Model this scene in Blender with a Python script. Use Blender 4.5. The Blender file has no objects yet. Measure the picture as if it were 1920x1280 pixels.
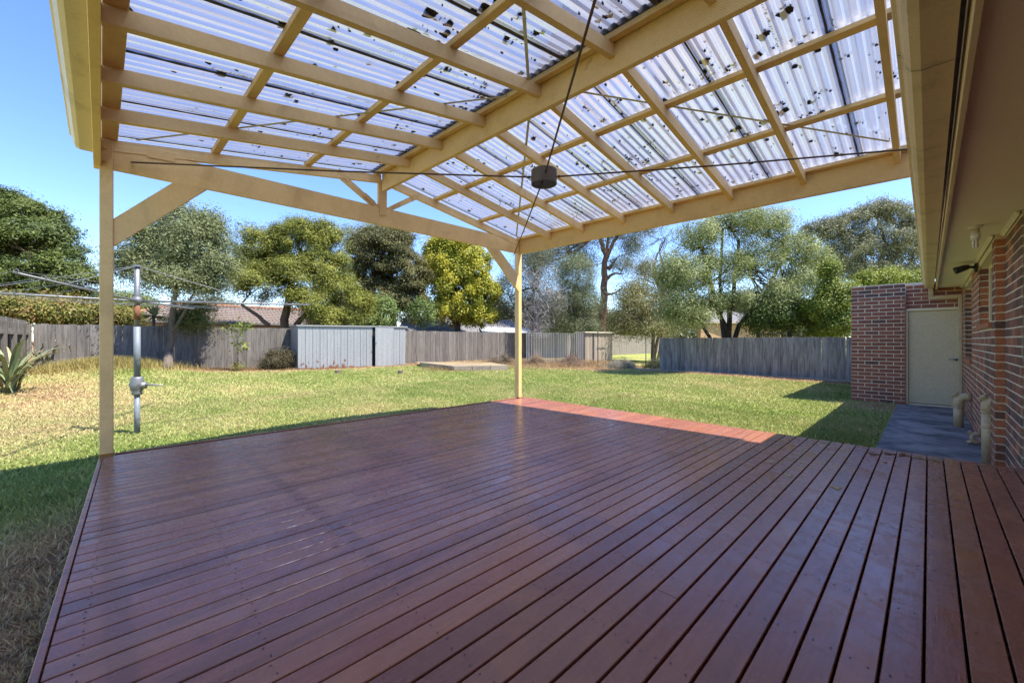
import bpy, math, random
import numpy as np
from mathutils import Vector
random.seed(7); RNG = np.random.default_rng(7)
R = math.radians
scene = bpy.context.scene
col = scene.collection

# ------------------------------------------------------------------ camera
F_PX, HOR, YAW, EYE = 742.0, 638.0, R(46.5), 1.02      # focal length in photo pixels, horizon row, heading, eye height over the deck
cd = bpy.data.cameras.new('camera'); cam = bpy.data.objects.new('camera', cd); col.objects.link(cam)
cd.sensor_width = 36.0; cd.lens = F_PX / 1920 * 36.0
cd.shift_y = (HOR - 640.0) / 1920.0
cd.clip_start = 0.05; cd.clip_end = 2000
cam.location = (0, 0, EYE); cam.rotation_euler = (R(90), 0, YAW)
scene.camera = cam

# ------------------------------------------------------------------ light
SUN_SHIFT = Vector((-0.47, -0.29, -1.0))               # how far a shadow moves per metre of drop
sd = -SUN_SHIFT.normalized()
elev = math.asin(sd.z); azim = math.atan2(sd.x, sd.y)   # azimuth clockwise from +Y
world = bpy.data.worlds.new('World'); scene.world = world; world.use_nodes = True
wn = world.node_tree; bg = wn.nodes['Background']
sky = wn.nodes.new('ShaderNodeTexSky'); sky.sky_type = 'NISHITA'; sky.sun_disc = False
sky.sun_elevation = elev; sky.sun_rotation = azim
sky.air_density = 1.0; sky.dust_density = 0.1; sky.ozone_density = 4.5
hs = wn.nodes.new('ShaderNodeHueSaturation'); hs.inputs['Saturation'].default_value = 1.12; hs.inputs['Hue'].default_value = 0.511
wn.links.new(sky.outputs[0], hs.inputs['Color']); wn.links.new(hs.outputs[0], bg.inputs[0]); bg.inputs[1].default_value = 0.076
sl = bpy.data.lights.new('sun', 'SUN'); sl.energy = 2.35; sl.angle = R(0.5); sl.color = (1.0, 0.95, 0.86)
so = bpy.data.objects.new('sun', sl); col.objects.link(so)
so.rotation_euler = SUN_SHIFT.to_track_quat('-Z', 'Y').to_euler(); so.location = (10, 6, 20)
vs = scene.view_settings; vs.view_transform = 'Standard'; vs.look = 'None'; vs.gamma = 1.0; vs.use_curve_mapping = False
vs.exposure = 2.25
scene.render.engine = 'CYCLES'
cy = scene.cycles
cy.use_denoising = True; cy.max_bounces = 10; cy.diffuse_bounces = 5; cy.transparent_max_bounces = 16
cy.caustics_reflective = False; cy.caustics_refractive = False; cy.sample_clamp_indirect = 6.0

# ------------------------------------------------------------------ photo pixel helpers (directions; distance given by what is touched)
SN, CS = math.sin(YAW), math.cos(YAW)
def ray(x, y):
    r = (x - 960) / F_PX; u = (HOR - y) / F_PX
    return Vector((r * CS - SN, r * SN + CS, u))
def at(x, y, d):                      # point at depth d along the view axis
    v = ray(x, y) * d; v.z += EYE; return v
def onz(x, y, z):
    v = ray(x, y); return v * ((z - EYE) / v.z) + Vector((0, 0, EYE))
def onx(x, y, X):
    v = ray(x, y); return v * (X / v.x) + Vector((0, 0, EYE))
def ony(x, y, Y):
    v = ray(x, y); return v * (Y / v.y) + Vector((0, 0, EYE))

# ------------------------------------------------------------------ materials
def new_mat(name):
    m = bpy.data.materials.new(name); m.use_nodes = True
    nt = m.node_tree; return m, nt, nt.nodes['Principled BSDF']
def nd(nt, t, **kw):
    n = nt.nodes.new(t)
    for k, v in kw.items():
        if k in n.inputs: n.inputs[k].default_value = v
        else: setattr(n, k, v)
    return n
def ramp(nt, src, stops):
    r = nt.nodes.new('ShaderNodeValToRGB'); e = r.color_ramp.elements
    while len(e) < len(stops): e.new(0.5)
    for i, (p, c) in enumerate(stops):
        e[i].position = p; e[i].color = (*c, 1) if len(c) == 3 else c
    nt.links.new(src, r.inputs[0]); return r.outputs[0]
def coords(nt, stretch=(1, 1, 1), rand=True):
    tc = nt.nodes.new('ShaderNodeTexCoord'); mp = nd(nt, 'ShaderNodeMapping'); mp.inputs['Scale'].default_value = stretch
    nt.links.new(tc.outputs['Object'], mp.inputs[0])
    if not rand: return mp.outputs[0]
    oi = nt.nodes.new('ShaderNodeObjectInfo'); mu = nd(nt, 'ShaderNodeMath', operation='MULTIPLY'); mu.inputs[1].default_value = 37.0
    nt.links.new(oi.outputs['Random'], mu.inputs[0])
    ad = nd(nt, 'ShaderNodeVectorMath', operation='ADD'); nt.links.new(mp.outputs[0], ad.inputs[0]); nt.links.new(mu.outputs[0], ad.inputs[1])
    return ad.outputs[0]
def noise(nt, vec, scale, detail=6, rough=0.6, dist=0.0):
    n = nd(nt, 'ShaderNodeTexNoise', Scale=scale, Detail=detail, Roughness=rough, Distortion=dist)
    nt.links.new(vec, n.inputs['Vector']); return n.outputs['Fac']
def mixc(nt, fac, a, b, mode='MIX'):
    m = nt.nodes.new('ShaderNodeMix'); m.data_type = 'RGBA'; m.blend_type = mode
    for s, v in ((0, fac), (6, a), (7, b)):
        if hasattr(v, 'is_linked'): nt.links.new(v, m.inputs[s])
        elif s == 0: m.inputs[0].default_value = v
        else: m.inputs[s].default_value = (*v, 1)
    return m.outputs[2]
def bump(nt, h, bs, strength=0.3, dist=0.01):
    b = nd(nt, 'ShaderNodeBump', Strength=strength, Distance=dist); nt.links.new(h, b.inputs['Height']); nt.links.new(b.outputs[0], bs.inputs['Normal'])
def objrand(nt):
    return nt.nodes.new('ShaderNodeObjectInfo').outputs['Random']

def stained(name, c, dark, rough=0.6, scale=3.0, fine=40.0, stretch=(1, 1, 1), amount=0.5, bs_strength=0.25, bdist=0.004, vary=0.12, lo=0.45, hi=0.75, rand=True, metal=0.0, fc=0.22):
    m, nt, b = new_mat(name)
    v = coords(nt, stretch, rand)
    big = noise(nt, v, scale, 8, 0.65, 0.4); fin = noise(nt, v, fine, 5, 0.7)
    f = ramp(nt, big, [(lo, (0, 0, 0)), (hi, (1, 1, 1))])
    mu = nd(nt, 'ShaderNodeMath', operation='MULTIPLY'); mu.inputs[1].default_value = amount; nt.links.new(f, mu.inputs[0])
    cc = mixc(nt, mu.outputs[0], c, dark)
    g = ramp(nt, fin, [(0.25, (1 - fc * 1.2,) * 3), (0.75, (1 + fc,) * 3)])
    cc = mixc(nt, 1.0, cc, g, 'MULTIPLY')
    if vary:
        rr = ramp(nt, objrand(nt), [(0, (1 - vary,) * 3), (1, (1 + vary,) * 3)])
        cc = mixc(nt, 1.0, cc, rr, 'MULTIPLY')
    nt.links.new(cc, b.inputs['Base Color'])
    b.inputs['Roughness'].default_value = rough; b.inputs['Metallic'].default_value = metal
    bump(nt, fin, b, bs_strength, bdist)
    return m

M = {}
M['timber'] = stained('cream_timber_paint', (0.82, 0.575, 0.25), (0.46, 0.29, 0.11), 0.62, 2.6, 34, (1, 1, 1), 0.55, 0.25, 0.003, 0.08, 0.5, 0.78, fc=0.07)
def saw_marks(m):
    nt = m.node_tree; b = nt.nodes['Principled BSDF']; v = coords(nt)
    w = nd(nt, 'ShaderNodeTexWave', Scale=34.0, Distortion=2.5, Detail=3.0); w.bands_direction = 'DIAGONAL'; nt.links.new(v, w.inputs['Vector'])
    src = b.inputs['Base Color'].links[0].from_socket
    g = ramp(nt, w.outputs['Fac'], [(0.0, (0.9, 0.89, 0.87)), (1.0, (1.05, 1.05, 1.05))]); c = mixc(nt, 1.0, src, g, 'MULTIPLY')
    kn = noise(nt, v, 4.5, 3, 0.5, 1.5); k2 = ramp(nt, kn, [(0.70, (0, 0, 0)), (0.76, (0.5, 0.5, 0.5))]); c = mixc(nt, k2, c, (0.30, 0.17, 0.06))
    nt.links.new(c, b.inputs['Base Color'])
saw_marks(M['timber'])
M['gutter'] = stained('cream_gutter_paint', (0.70, 0.565, 0.36), (0.20, 0.14, 0.075), 0.5, 3.5, 60, (1, 1, 1), 0.45, 0.2, 0.003, 0.0, 0.52, 0.72, fc=0.10)
M['fascia'] = stained('cream_fascia_paint', (0.74, 0.62, 0.43), (0.5, 0.39, 0.25), 0.55, 2.0, 50, (1, 1, 1), 0.4, 0.12, 0.002, 0.0, fc=0.05)
M['soffit'] = stained('cream_soffit', (0.88, 0.80, 0.66), (0.82, 0.73, 0.58), 0.75, 1.2, 90, (1, 1, 1), 0.5, 0.06, 0.001, 0.0, fc=0.04)
M['trimwhite'] = stained('pale_trim_paint', (0.72, 0.66, 0.52), (0.5, 0.42, 0.28), 0.5, 3, 50, (1, 1, 1), 0.3, 0.1, 0.001, 0.0)
M['steel'] = stained('rusty_steel', (0.10, 0.065, 0.045), (0.17, 0.075, 0.035), 0.65, 9, 80, (1, 1, 1), 0.8, 0.3, 0.002, 0.0, metal=0.35)
M['hubsteel'] = stained('weathered_steel_pipe', (0.12, 0.105, 0.09), (0.2, 0.13, 0.08), 0.55, 12, 90, (1, 1, 1), 0.7, 0.3, 0.002, 0.0, metal=0.5)
M['galv'] = stained('galvanised_steel', (0.24, 0.245, 0.25), (0.15, 0.155, 0.16), 0.55, 8, 70, (1, 1, 1), 0.6, 0.15, 0.001, 0.0, metal=0.6)
M['galvdirty'] = stained('dirty_galvanised_strap', (0.62, 0.62, 0.54), (0.34, 0.35, 0.25), 0.6, 15, 60, (1, 1, 1), 0.7, 0.2, 0.001, 0.0)
M['paling'] = stained('weathered_grey_paling', (0.185, 0.163, 0.14), (0.055, 0.048, 0.042), 0.88, 2.6, 26, (7, 7, 0.7), 0.85, 0.6, 0.006, 0.24, 0.42, 0.7)
M['palingpale'] = stained('pale_weathered_paling', (0.24, 0.21, 0.175), (0.12, 0.10, 0.085), 0.88, 2.6, 26, (7, 7, 0.7), 0.7, 0.5, 0.006, 0.2, 0.42, 0.7)
M['palingblue'] = stained('grey_blue_weathered_paling', (0.27, 0.265, 0.25), (0.09, 0.083, 0.075), 0.88, 2.2, 26, (7, 7, 0.7), 0.95, 0.6, 0.006, 0.24, 0.42, 0.66)
M['sleeper'] = stained('weathered_sleeper', (0.34, 0.29, 0.23), (0.14, 0.11, 0.08), 0.88, 4, 30, (1, 1, 4), 0.7, 0.5, 0.006, 0.1)
M['concrete'] = stained('dark_concrete', (0.30, 0.285, 0.265), (0.10, 0.098, 0.096), 0.85, 2.2, 120, (1, 1, 1), 1.0, 0.6, 0.005, 0.0, 0.40, 0.60, fc=0.38)
M['pvc'] = stained('tan_pvc_paint', (0.52, 0.40, 0.235), (0.33, 0.24, 0.13), 0.45, 6, 50, (1, 1, 1), 0.45, 0.08, 0.001, 0.0)
M['door'] = stained('cream_door_paint', (0.57, 0.475, 0.315), (0.40, 0.32, 0.2), 0.5, 2.5, 60, (1, 1, 1), 0.3, 0.05, 0.001, 0.0)
M['shed'] = stained('grey_painted_steel', (0.285, 0.295, 0.30), (0.22, 0.23, 0.24), 0.5, 1.6, 40, (1, 1, 0.35), 0.6, 0.06, 0.001, 0.04)
M['shedroof'] = stained('pale_metal_capping', (0.32, 0.325, 0.33), (0.25, 0.255, 0.26), 0.45, 2, 40, (1, 1, 1), 0.4, 0.05, 0.001, 0.0)
M['creamsteel'] = stained('cream_steel_sheet', (0.36, 0.30, 0.235), (0.25, 0.20, 0.15), 0.55, 1.6, 40, (1, 1, 0.5), 0.4, 0.05, 0.001, 0.05)
M['rust'] = stained('flaking_rust', (0.23, 0.095, 0.045), (0.12, 0.05, 0.03), 0.9, 9, 60, (1, 1, 1), 0.7, 0.4, 0.003, 0.0)
M['mortar'] = stained('pale_mortar', (0.68, 0.59, 0.45), (0.5, 0.43, 0.33), 0.92, 5, 90, (1, 1, 1), 0.5, 0.5, 0.004, 0.0)
M['dark'] = stained('dark_plastic_and_shade', (0.018, 0.018, 0.02), (0.03, 0.03, 0.03), 0.4, 5, 40, (1, 1, 1), 0.3, 0.05, 0.001, 0.0)
M['whiteplastic'] = stained('white_plastic', (0.76, 0.73, 0.68), (0.62, 0.57, 0.5), 0.4, 5, 40, (1, 1, 1), 0.3, 0.03, 0.001, 0.0)
M['lapdirt'] = stained('dirt_along_lap', (0.07, 0.066, 0.075), (0.17, 0.155, 0.16), 0.9, 10, 60, (1, 1, 1), 0.9, 0.6, 0.004, 0.0)
M['litter'] = stained('dead_leaf_litter', (0.035, 0.026, 0.014), (0.075, 0.06, 0.022), 0.95, 12, 60, (1, 1, 1), 0.8, 0.6, 0.004, 0.0)
M['bark'] = stained('grey_brown_bark', (0.16, 0.125, 0.095), (0.07, 0.052, 0.04), 0.92, 4, 22, (3, 3, 0.7), 0.8, 0.8, 0.02, 0.1)
M['redbark'] = stained('red_brown_bark', (0.19, 0.09, 0.055), (0.075, 0.045, 0.032), 0.92, 3, 18, (4, 4, 0.8), 0.8, 0.8, 0.03, 0.0)
M['darkbark'] = stained('dark_bark', (0.055, 0.044, 0.036), (0.03, 0.025, 0.02), 0.92, 4, 22, (3, 3, 0.7), 0.6, 0.8, 0.02, 0.0)
M['greytwig'] = stained('dry_grey_twigs', (0.42, 0.38, 0.35), (0.25, 0.22, 0.2), 0.92, 6, 30, (1, 1, 1), 0.5, 0.3, 0.004, 0.0)
M['tile'] = stained('brown_roof_tile', (0.20, 0.155, 0.13), (0.11, 0.088, 0.075), 0.8, 2.5, 30, (1, 1, 1), 0.7, 0.3, 0.005, 0.0)
M['ridge'] = stained('terracotta_ridge_tile', (0.30, 0.15, 0.09), (0.2, 0.1, 0.07), 0.8, 3, 30, (1, 1, 1), 0.6, 0.3, 0.005, 0.0)
M['tanbrick'] = stained('tan_brick_wall', (0.47, 0.30, 0.165), (0.36, 0.22, 0.12), 0.85, 3, 40, (1, 1, 3), 0.6, 0.3, 0.004, 0.0)
M['pale_roof'] = stained('pale_metal_roof', (0.55, 0.55, 0.54), (0.4, 0.4, 0.39), 0.5, 2, 40, (1, 1, 1), 0.4, 0.05, 0.001, 0.0)
M['grey_roof'] = stained('grey_roof', (0.17, 0.16, 0.155), (0.1, 0.095, 0.09), 0.7, 2, 40, (1, 1, 1), 0.5, 0.2, 0.004, 0.0)
M['rendered'] = stained('cream_rendered_wall', (0.5, 0.42, 0.33), (0.4, 0.33, 0.25), 0.8, 2, 40, (1, 1, 1), 0.4, 0.1, 0.002, 0.0)
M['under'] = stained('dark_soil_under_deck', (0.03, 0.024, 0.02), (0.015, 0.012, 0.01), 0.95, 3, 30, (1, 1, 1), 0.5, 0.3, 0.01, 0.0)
M['nail'] = stained('dark_nail_head', (0.03, 0.02, 0.018), (0.05, 0.03, 0.02), 0.6, 9, 60, (1, 1, 1), 0.5, 0.1, 0.001, 0.0)
M['sleepstem'] = stained('green_brown_stem', (0.17, 0.15, 0.09), (0.1, 0.085, 0.05), 0.8, 6, 30, (1, 1, 1), 0.5, 0.3, 0.003, 0.0)
M['post'] = stained('dark_metal_picket', (0.06, 0.045, 0.04), (0.10, 0.06, 0.045), 0.7, 9, 40, (1, 1, 1), 0.5, 0.2, 0.002, 0.0)

def brick_mat(name, stops):
    m, nt, b = new_mat(name)
    v = coords(nt)
    fin = noise(nt, v, 45, 6, 0.75); big = noise(nt, v, 7, 4, 0.6)
    c = ramp(nt, objrand(nt), stops); nt.nodes[-1].color_ramp.interpolation = 'LINEAR'
    g = ramp(nt, fin, [(0.3, (0.6, 0.6, 0.6)), (0.7, (1.25, 1.22, 1.2))])
    c = mixc(nt, 1.0, c, g, 'MULTIPLY')
    d = ramp(nt, big, [(0.6, (0, 0, 0)), (0.8, (0.6, 0.6, 0.6))])
    c = mixc(nt, d, c, (0.07, 0.055, 0.05))
    nt.links.new(c, b.inputs['Base Color']); b.inputs['Roughness'].default_value = 0.85
    bump(nt, fin, b, 0.6, 0.004); return m
M['brickred'] = brick_mat('red_brick', [(0, (0.21, 0.075, 0.055)), (0.4, (0.29, 0.10, 0.065)), (0.75, (0.33, 0.12, 0.075)), (0.92, (0.24, 0.09, 0.065)), (1, (0.10, 0.06, 0.055))])
M['brickdark'] = brick_mat('dark_mottled_brick', [(0, (0.12, 0.068, 0.052)), (0.3, (0.16, 0.08, 0.056)), (0.55, (0.27, 0.105, 0.058)), (0.78, (0.40, 0.16, 0.075)), (1, (0.17, 0.08, 0.056))])
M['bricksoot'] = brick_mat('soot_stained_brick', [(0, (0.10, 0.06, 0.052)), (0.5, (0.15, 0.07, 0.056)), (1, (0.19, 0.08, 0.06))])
M['brickorange'] = brick_mat('orange_brick', [(0, (0.40, 0.15, 0.07)), (1, (0.46, 0.18, 0.085))])

def deck_mat():
    m, nt, b = new_mat('stained_decking')
    v = coords(nt, (1, 1, 1)); vs_ = coords(nt, (14, 0.6, 14)); vw = coords(nt, (1, 1, 1), False)
    grain = noise(nt, vs_, 9, 6, 0.65); big = noise(nt, v, 1.6, 5, 0.6, 0.5); fine = noise(nt, v, 70, 4, 0.7)
    c = ramp(nt, objrand(nt), [(0, (0.262, 0.094, 0.062)), (0.25, (0.312, 0.112, 0.068)), (0.5, (0.27, 0.106, 0.074)), (0.75, (0.345, 0.14, 0.077)), (1, (0.235, 0.086, 0.06))])
    g = ramp(nt, grain, [(0.25, (0.72, 0.70, 0.70)), (0.75, (1.22, 1.22, 1.22))])
    c = mixc(nt, 1.0, c, g, 'MULTIPLY')
    wear = ramp(nt, big, [(0.54, (0, 0, 0)), (0.70, (0.6, 0.6, 0.6))])
    c = mixc(nt, wear, c, (0.40, 0.16, 0.078))
    # pale dusty scuff marks and paint flecks with shapes of their own
    scuff = noise(nt, vw, 5.5, 9, 0.72, 1.6); sc2 = ramp(nt, scuff, [(0.60, (0, 0, 0)), (0.80, (0.4, 0.4, 0.4))])
    fl = noise(nt, vw, 30, 3, 0.6, 0.5); fl2 = ramp(nt, fl, [(0.745, (0, 0, 0)), (0.77, (0.75, 0.75, 0.75))])
    fm = noise(nt, vw, 1.1, 2, 0.5); fm2 = ramp(nt, fm, [(0.5, (0, 0, 0)), (0.6, (1, 1, 1))])
    flm = mixc(nt, 1.0, fl2, fm2, 'MULTIPLY')
    c = mixc(nt, sc2, c, (0.27, 0.19, 0.175)); c = mixc(nt, flm, c, (0.55, 0.5, 0.45))
    nt.links.new(c, b.inputs['Base Color'])
    ro = ramp(nt, scuff, [(0.35, (0.15, 0.15, 0.15)), (0.65, (0.38, 0.38, 0.38))]); nt.links.new(ro, b.inputs['Roughness'])
    b.inputs['Specular IOR Level'].default_value = 0.5
    ad = nd(nt, 'ShaderNodeMath', operation='ADD'); nt.links.new(grain, ad.inputs[0]); nt.links.new(fine, ad.inputs[1])
    bump(nt, ad.outputs[0], b, 0.18, 0.002); return m
M['deck'] = deck_mat()

def sheet_mat():
    m, nt, b = new_mat('translucent_corrugated_sheet'); nt.nodes.remove(b)
    out = nt.nodes['Material Output']
    v = coords(nt, (1, 1, 1)); vs_ = coords(nt, (9, 0.7, 1))
    d1 = noise(nt, vs_, 3.0, 7, 0.7); d2 = noise(nt, v, 55, 3, 0.7); d3 = noise(nt, v, 16, 5, 0.7)
    c = ramp(nt, d1, [(0.3, (0.265, 0.335, 0.52)), (0.55, (0.345, 0.385, 0.50)), (0.75, (0.40, 0.385, 0.36))])
    sp = ramp(nt, d2, [(0.70, (1, 1, 1)), (0.76, (0.18, 0.14, 0.1))])
    sp3 = ramp(nt, d3, [(0.70, (1, 1, 1)), (0.73, (0.25, 0.21, 0.15))])
    c = mixc(nt, 1.0, c, sp, 'MULTIPLY'); c = mixc(nt, 1.0, c, sp3, 'MULTIPLY')
    tl = nd(nt, 'ShaderNodeBsdfTranslucent'); nt.links.new(c, tl.inputs[0])
    tr = nd(nt, 'ShaderNodeBsdfTransparent'); nt.links.new(c, tr.inputs[0])
    gl = nd(nt, 'ShaderNodeBsdfGlossy', Roughness=0.25); gl.inputs[0].default_value = (1, 1, 1, 1)
    m1 = nd(nt, 'ShaderNodeMixShader'); m1.inputs[0].default_value = 0.09
    nt.links.new(tl.outputs[0], m1.inputs[1]); nt.links.new(tr.outputs[0], m1.inputs[2])
    fr = nd(nt, 'ShaderNodeFresnel', IOR=1.45); fm = nd(nt, 'ShaderNodeMath', operation='MULTIPLY'); fm.inputs[1].default_value = 0.6; nt.links.new(fr.outputs[0], fm.inputs[0])
    m2 = nd(nt, 'ShaderNodeMixShader'); nt.links.new(fm.outputs[0], m2.inputs[0])
    nt.links.new(m1.outputs[0], m2.inputs[1]); nt.links.new(gl.outputs[0], m2.inputs[2])
    nt.links.new(m2.outputs[0], out.inputs[0]); return m
M['sheet'] = sheet_mat()

def leaf_mat(name, transl=0.35, rough=0.55, spec=0.3):
    m, nt, b = new_mat(name); out = nt.nodes['Material Output']
    a = nd(nt, 'ShaderNodeVertexColor'); a.layer_name = 'Col'
    nt.links.new(a.outputs[0], b.inputs['Base Color']); b.inputs['Roughness'].default_value = rough; b.inputs['Specular IOR Level'].default_value = spec
    tl = nd(nt, 'ShaderNodeBsdfTranslucent'); nt.links.new(a.outputs[0], tl.inputs[0])
    mx = nd(nt, 'ShaderNodeMixShader'); mx.inputs[0].default_value = transl
    nt.links.new(b.outputs[0], mx.inputs[1]); nt.links.new(tl.outputs[0], mx.inputs[2]); nt.links.new(mx.outputs[0], out.inputs[0])
    return m
M['leaf'] = leaf_mat('tree_leaf', 0.22)
M['leafglossy'] = leaf_mat('glossy_leaf', 0.2, 0.4, 0.5)
M['grass'] = leaf_mat('grass_blade', 0.3, 0.6, 0.2)

def ground_mat():
    m, nt, b = new_mat('lawn_soil')
    a = nd(nt, 'ShaderNodeVertexColor'); a.layer_name = 'Col'
    v = coords(nt, (1, 1, 1), False)
    n1 = noise(nt, v, 26, 8, 0.75, 0.5); n2 = noise(nt, v, 3.2, 6, 0.65); n3 = noise(nt, v, 110, 4, 0.75)
    g = ramp(nt, n1, [(0.3, (0.62, 0.66, 0.55)), (0.7, (1.3, 1.25, 1.2))]); c = mixc(nt, 1.0, a.outputs[0], g, 'MULTIPLY')
    g2 = ramp(nt, n2, [(0.3, (0.82, 0.9, 0.8)), (0.7, (1.15, 1.08, 1.1))]); c = mixc(nt, 1.0, c, g2, 'MULTIPLY')
    g3 = ramp(nt, n3, [(0.3, (0.6, 0.6, 0.55)), (0.7, (1.3, 1.3, 1.3))]); c = mixc(nt, 1.0, c, g3, 'MULTIPLY')
    nt.links.new(c, b.inputs['Base Color']); b.inputs['Roughness'].default_value = 0.95; b.inputs['Specular IOR Level'].default_value = 0.1
    bump(nt, n3, b, 0.8, 0.03); return m
M['ground'] = ground_mat()

def glass_mat():
    m, nt, b = new_mat('window_glass'); b.inputs['Base Color'].default_value = (0.03, 0.035, 0.04, 1); b.inputs['Roughness'].default_value = 0.05
    b.inputs['Specular IOR Level'].default_value = 0.8; return m
M['glass'] = glass_mat()
def wet_mat():
    m, nt, b = new_mat('wet_patch'); b.inputs['Base Color'].default_value = (0.055, 0.026, 0.014, 1); b.inputs['Roughness'].default_value = 0.06; return m
M['wet'] = wet_mat()

# ------------------------------------------------------------------ mesh helpers
def chamfer_box(sx, sy, sz, b):
    """24 corner points of a box with cut edges, centred on the origin, and its faces"""
    hx, hy, hz = sx / 2, sy / 2, sz / 2; b = min(b, hx * .8, hy * .8, hz * .8)
    v = []; idx = {}
    for ix in (-1, 1):
        for iy in (-1, 1):
            for iz in (-1, 1):
                for ax in range(3):
                    p = [ix * (hx - (0 if ax == 0 else b)), iy * (hy - (0 if ax == 1 else b)), iz * (hz - (0 if ax == 2 else b))]
                    idx[(ix, iy, iz, ax)] = len(v); v.append(p)
    f = []
    def add(q):
        pts = [Vector(v[i]) for i in q]; n = (pts[1] - pts[0]).cross(pts[2] - pts[0]); c = sum(pts, Vector()) / len(pts)
        f.append(list(q) if n.dot(c) > 0 else list(reversed(q)))
    for ax in range(3):
        o = [a for a in range(3) if a != ax]
        for s in (-1, 1):
            q = []
            for t in ((-1, -1), (1, -1), (1, 1), (-1, 1)):
                k = [0, 0, 0]; k[ax] = s; k[o[0]] = t[0]; k[o[1]] = t[1]; q.append(idx[(*k, ax)])
            add(q)
    for ax in range(3):                      # edges parallel to ax
        o = [a for a in range(3) if a != ax]
        for s in (-1, 1):
            for t in (-1, 1):
                k0 = [0, 0, 0]; k0[o[0]] = s; k0[o[1]] = t
                a0 = list(k0); a0[ax] = -1; a1 = list(k0); a1[ax] = 1
                add([idx[(*a0, o[0])], idx[(*a1, o[0])], idx[(*a1, o[1])], idx[(*a0, o[1])]])
    for ix in (-1, 1):
        for iy in (-1, 1):
            for iz in (-1, 1):
                add([idx[(ix, iy, iz, 0)], idx[(ix, iy, iz, 1)], idx[(ix, iy, iz, 2)]])
    return v, f

class MB:
    def __init__(s): s.v = []; s.f = []
    def raw(s, v, f):
        o = len(s.v); s.v += [tuple(p) for p in v]; s.f += [[i + o for i in q] for q in f]; return s
    def box(s, x0, x1, y0, y1, z0, z1, b=0.003):
        v, f = chamfer_box(x1 - x0, y1 - y0, z1 - z0, b); c = ((x0 + x1) / 2, (y0 + y1) / 2, (z0 + z1) / 2)
        return s.raw([(p[0] + c[0], p[1] + c[1], p[2] + c[2]) for p in v], f)
    def bar(s, p0, p1, w, h, b=0.003, up=(0, 0, 1)):      # w across, h along 'up'
        p0 = Vector(p0); p1 = Vector(p1); d = (p1 - p0); L = d.length; d.normalize()
        u = Vector(up); x = d.cross(u).normalized(); u = x.cross(d).normalized(); c = (p0 + p1) / 2
        v, f = chamfer_box(w, L, h, b)
        return s.raw([c + x * p[0] + d * p[1] + u * p[2] for p in v], f)
    def tube(s, pts, rad, n=8, caps=True):
        pts = [Vector(p) for p in pts]; k = len(pts)
        rad = [rad] * k if not hasattr(rad, '__len__') else rad
        o = len(s.v); prev = None
        for i, p in enumerate(pts):
            d = (pts[min(i + 1, k - 1)] - pts[max(i - 1, 0)]).normalized()
            if prev is None:
                a = d.orthogonal().normalized()
            else:
                a = (prev - d * prev.dot(d)).normalized()
            prev = a; bb = d.cross(a)
            for j in range(n):
                t = 2 * math.pi * j / n; s.v.append(tuple(p + (a * math.cos(t) + bb * math.sin(t)) * rad[i]))
        for i in range(k - 1):
            for j in range(n):
                s.f.append([o + i * n + j, o + i * n + (j + 1) % n, o + (i + 1) * n + (j + 1) % n, o + (i + 1) * n + j])
        if caps:
            s.f.append([o + j for j in reversed(range(n))]); s.f.append([o + (k - 1) * n + j for j in range(n)])
        return s
    def prism(s, poly, ax, lo, hi):          # polygon in the two other axes, pushed along axis ax
        n = len(poly); o = len(s.v)
        for t in (lo, hi):
            for a, b in poly:
                p = [0, 0, 0]; q = [k for k in range(3) if k != ax]; p[ax] = t; p[q[0]] = a; p[q[1]] = b; s.v.append(tuple(p))
        s.f.append([o + i for i in range(n)]); s.f.append([o + n + i for i in reversed(range(n))])
        for i in range(n): s.f.append([o + (i + 1) % n, o + i, o + n + i, o + n + (i + 1) % n])
        return s
def wloc(o):
    l = Vector((0, 0, 0))
    while o is not None: l = l + Vector(o.location); o = o.parent
    return l
def mesh_of(name, mb, origin=(0, 0, 0), fix=True):
    me = bpy.data.meshes.new(name); og = Vector(origin)
    me.from_pydata([tuple(Vector(p) - og) for p in mb.v], [], mb.f); me.update()
    return me
def link(name, me, mat, parent=None, loc=(0, 0, 0), smooth=False):
    if mat is not None and not me.materials: me.materials.append(mat)
    if smooth: me.polygons.foreach_set('use_smooth', [True] * len(me.polygons))
    o = bpy.data.objects.new(name, me); col.objects.link(o)
    if parent is not None: o.parent = parent
    o.location = loc; return o
def build(name, mb, mat, parent=None, smooth=False, loc=None):
    """mb in world coordinates; the object's origin goes to its parent's (or to loc)"""
    w = wloc(parent) if parent is not None else Vector((0, 0, 0))
    og = w if loc is None else Vector(loc)
    return link(name, mesh_of(name, mb, og), mat, parent, og - w, smooth)
def tag(o, label=None, cat=None, group=None, kind=None):
    if label: o['label'] = label
    if cat: o['category'] = cat
    if group: o['group'] = group
    if kind: o['kind'] = kind
    return o
def thing(name, label, cat, loc=(0, 0, 0), group=None):
    o = bpy.data.objects.new(name, None); col.objects.link(o); o.location = loc; o.empty_display_size = 0.2
    return tag(o, label, cat, group)
def np_mesh(name, V, quads=None, tris=None, cols=None):
    """fast mesh from arrays; cols per vertex"""
    me = bpy.data.meshes.new(name); fs = quads if quads is not None else tris
    k = fs.shape[1]; me.vertices.add(len(V)); me.vertices.foreach_set('co', np.asarray(V, np.float32).ravel())
    me.loops.add(fs.size); me.loops.foreach_set('vertex_index', fs.astype(np.int32).ravel())
    me.polygons.add(len(fs)); me.polygons.foreach_set('loop_start', np.arange(0, fs.size, k, dtype=np.int32))
    me.update(calc_edges=True)
    if cols is not None:
        a = me.color_attributes.new('Col', 'FLOAT_COLOR', 'POINT')
        c4 = np.ones((len(V), 4), np.float32); c4[:, :3] = cols; a.data.foreach_set('color', c4.ravel())
    return me

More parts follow.
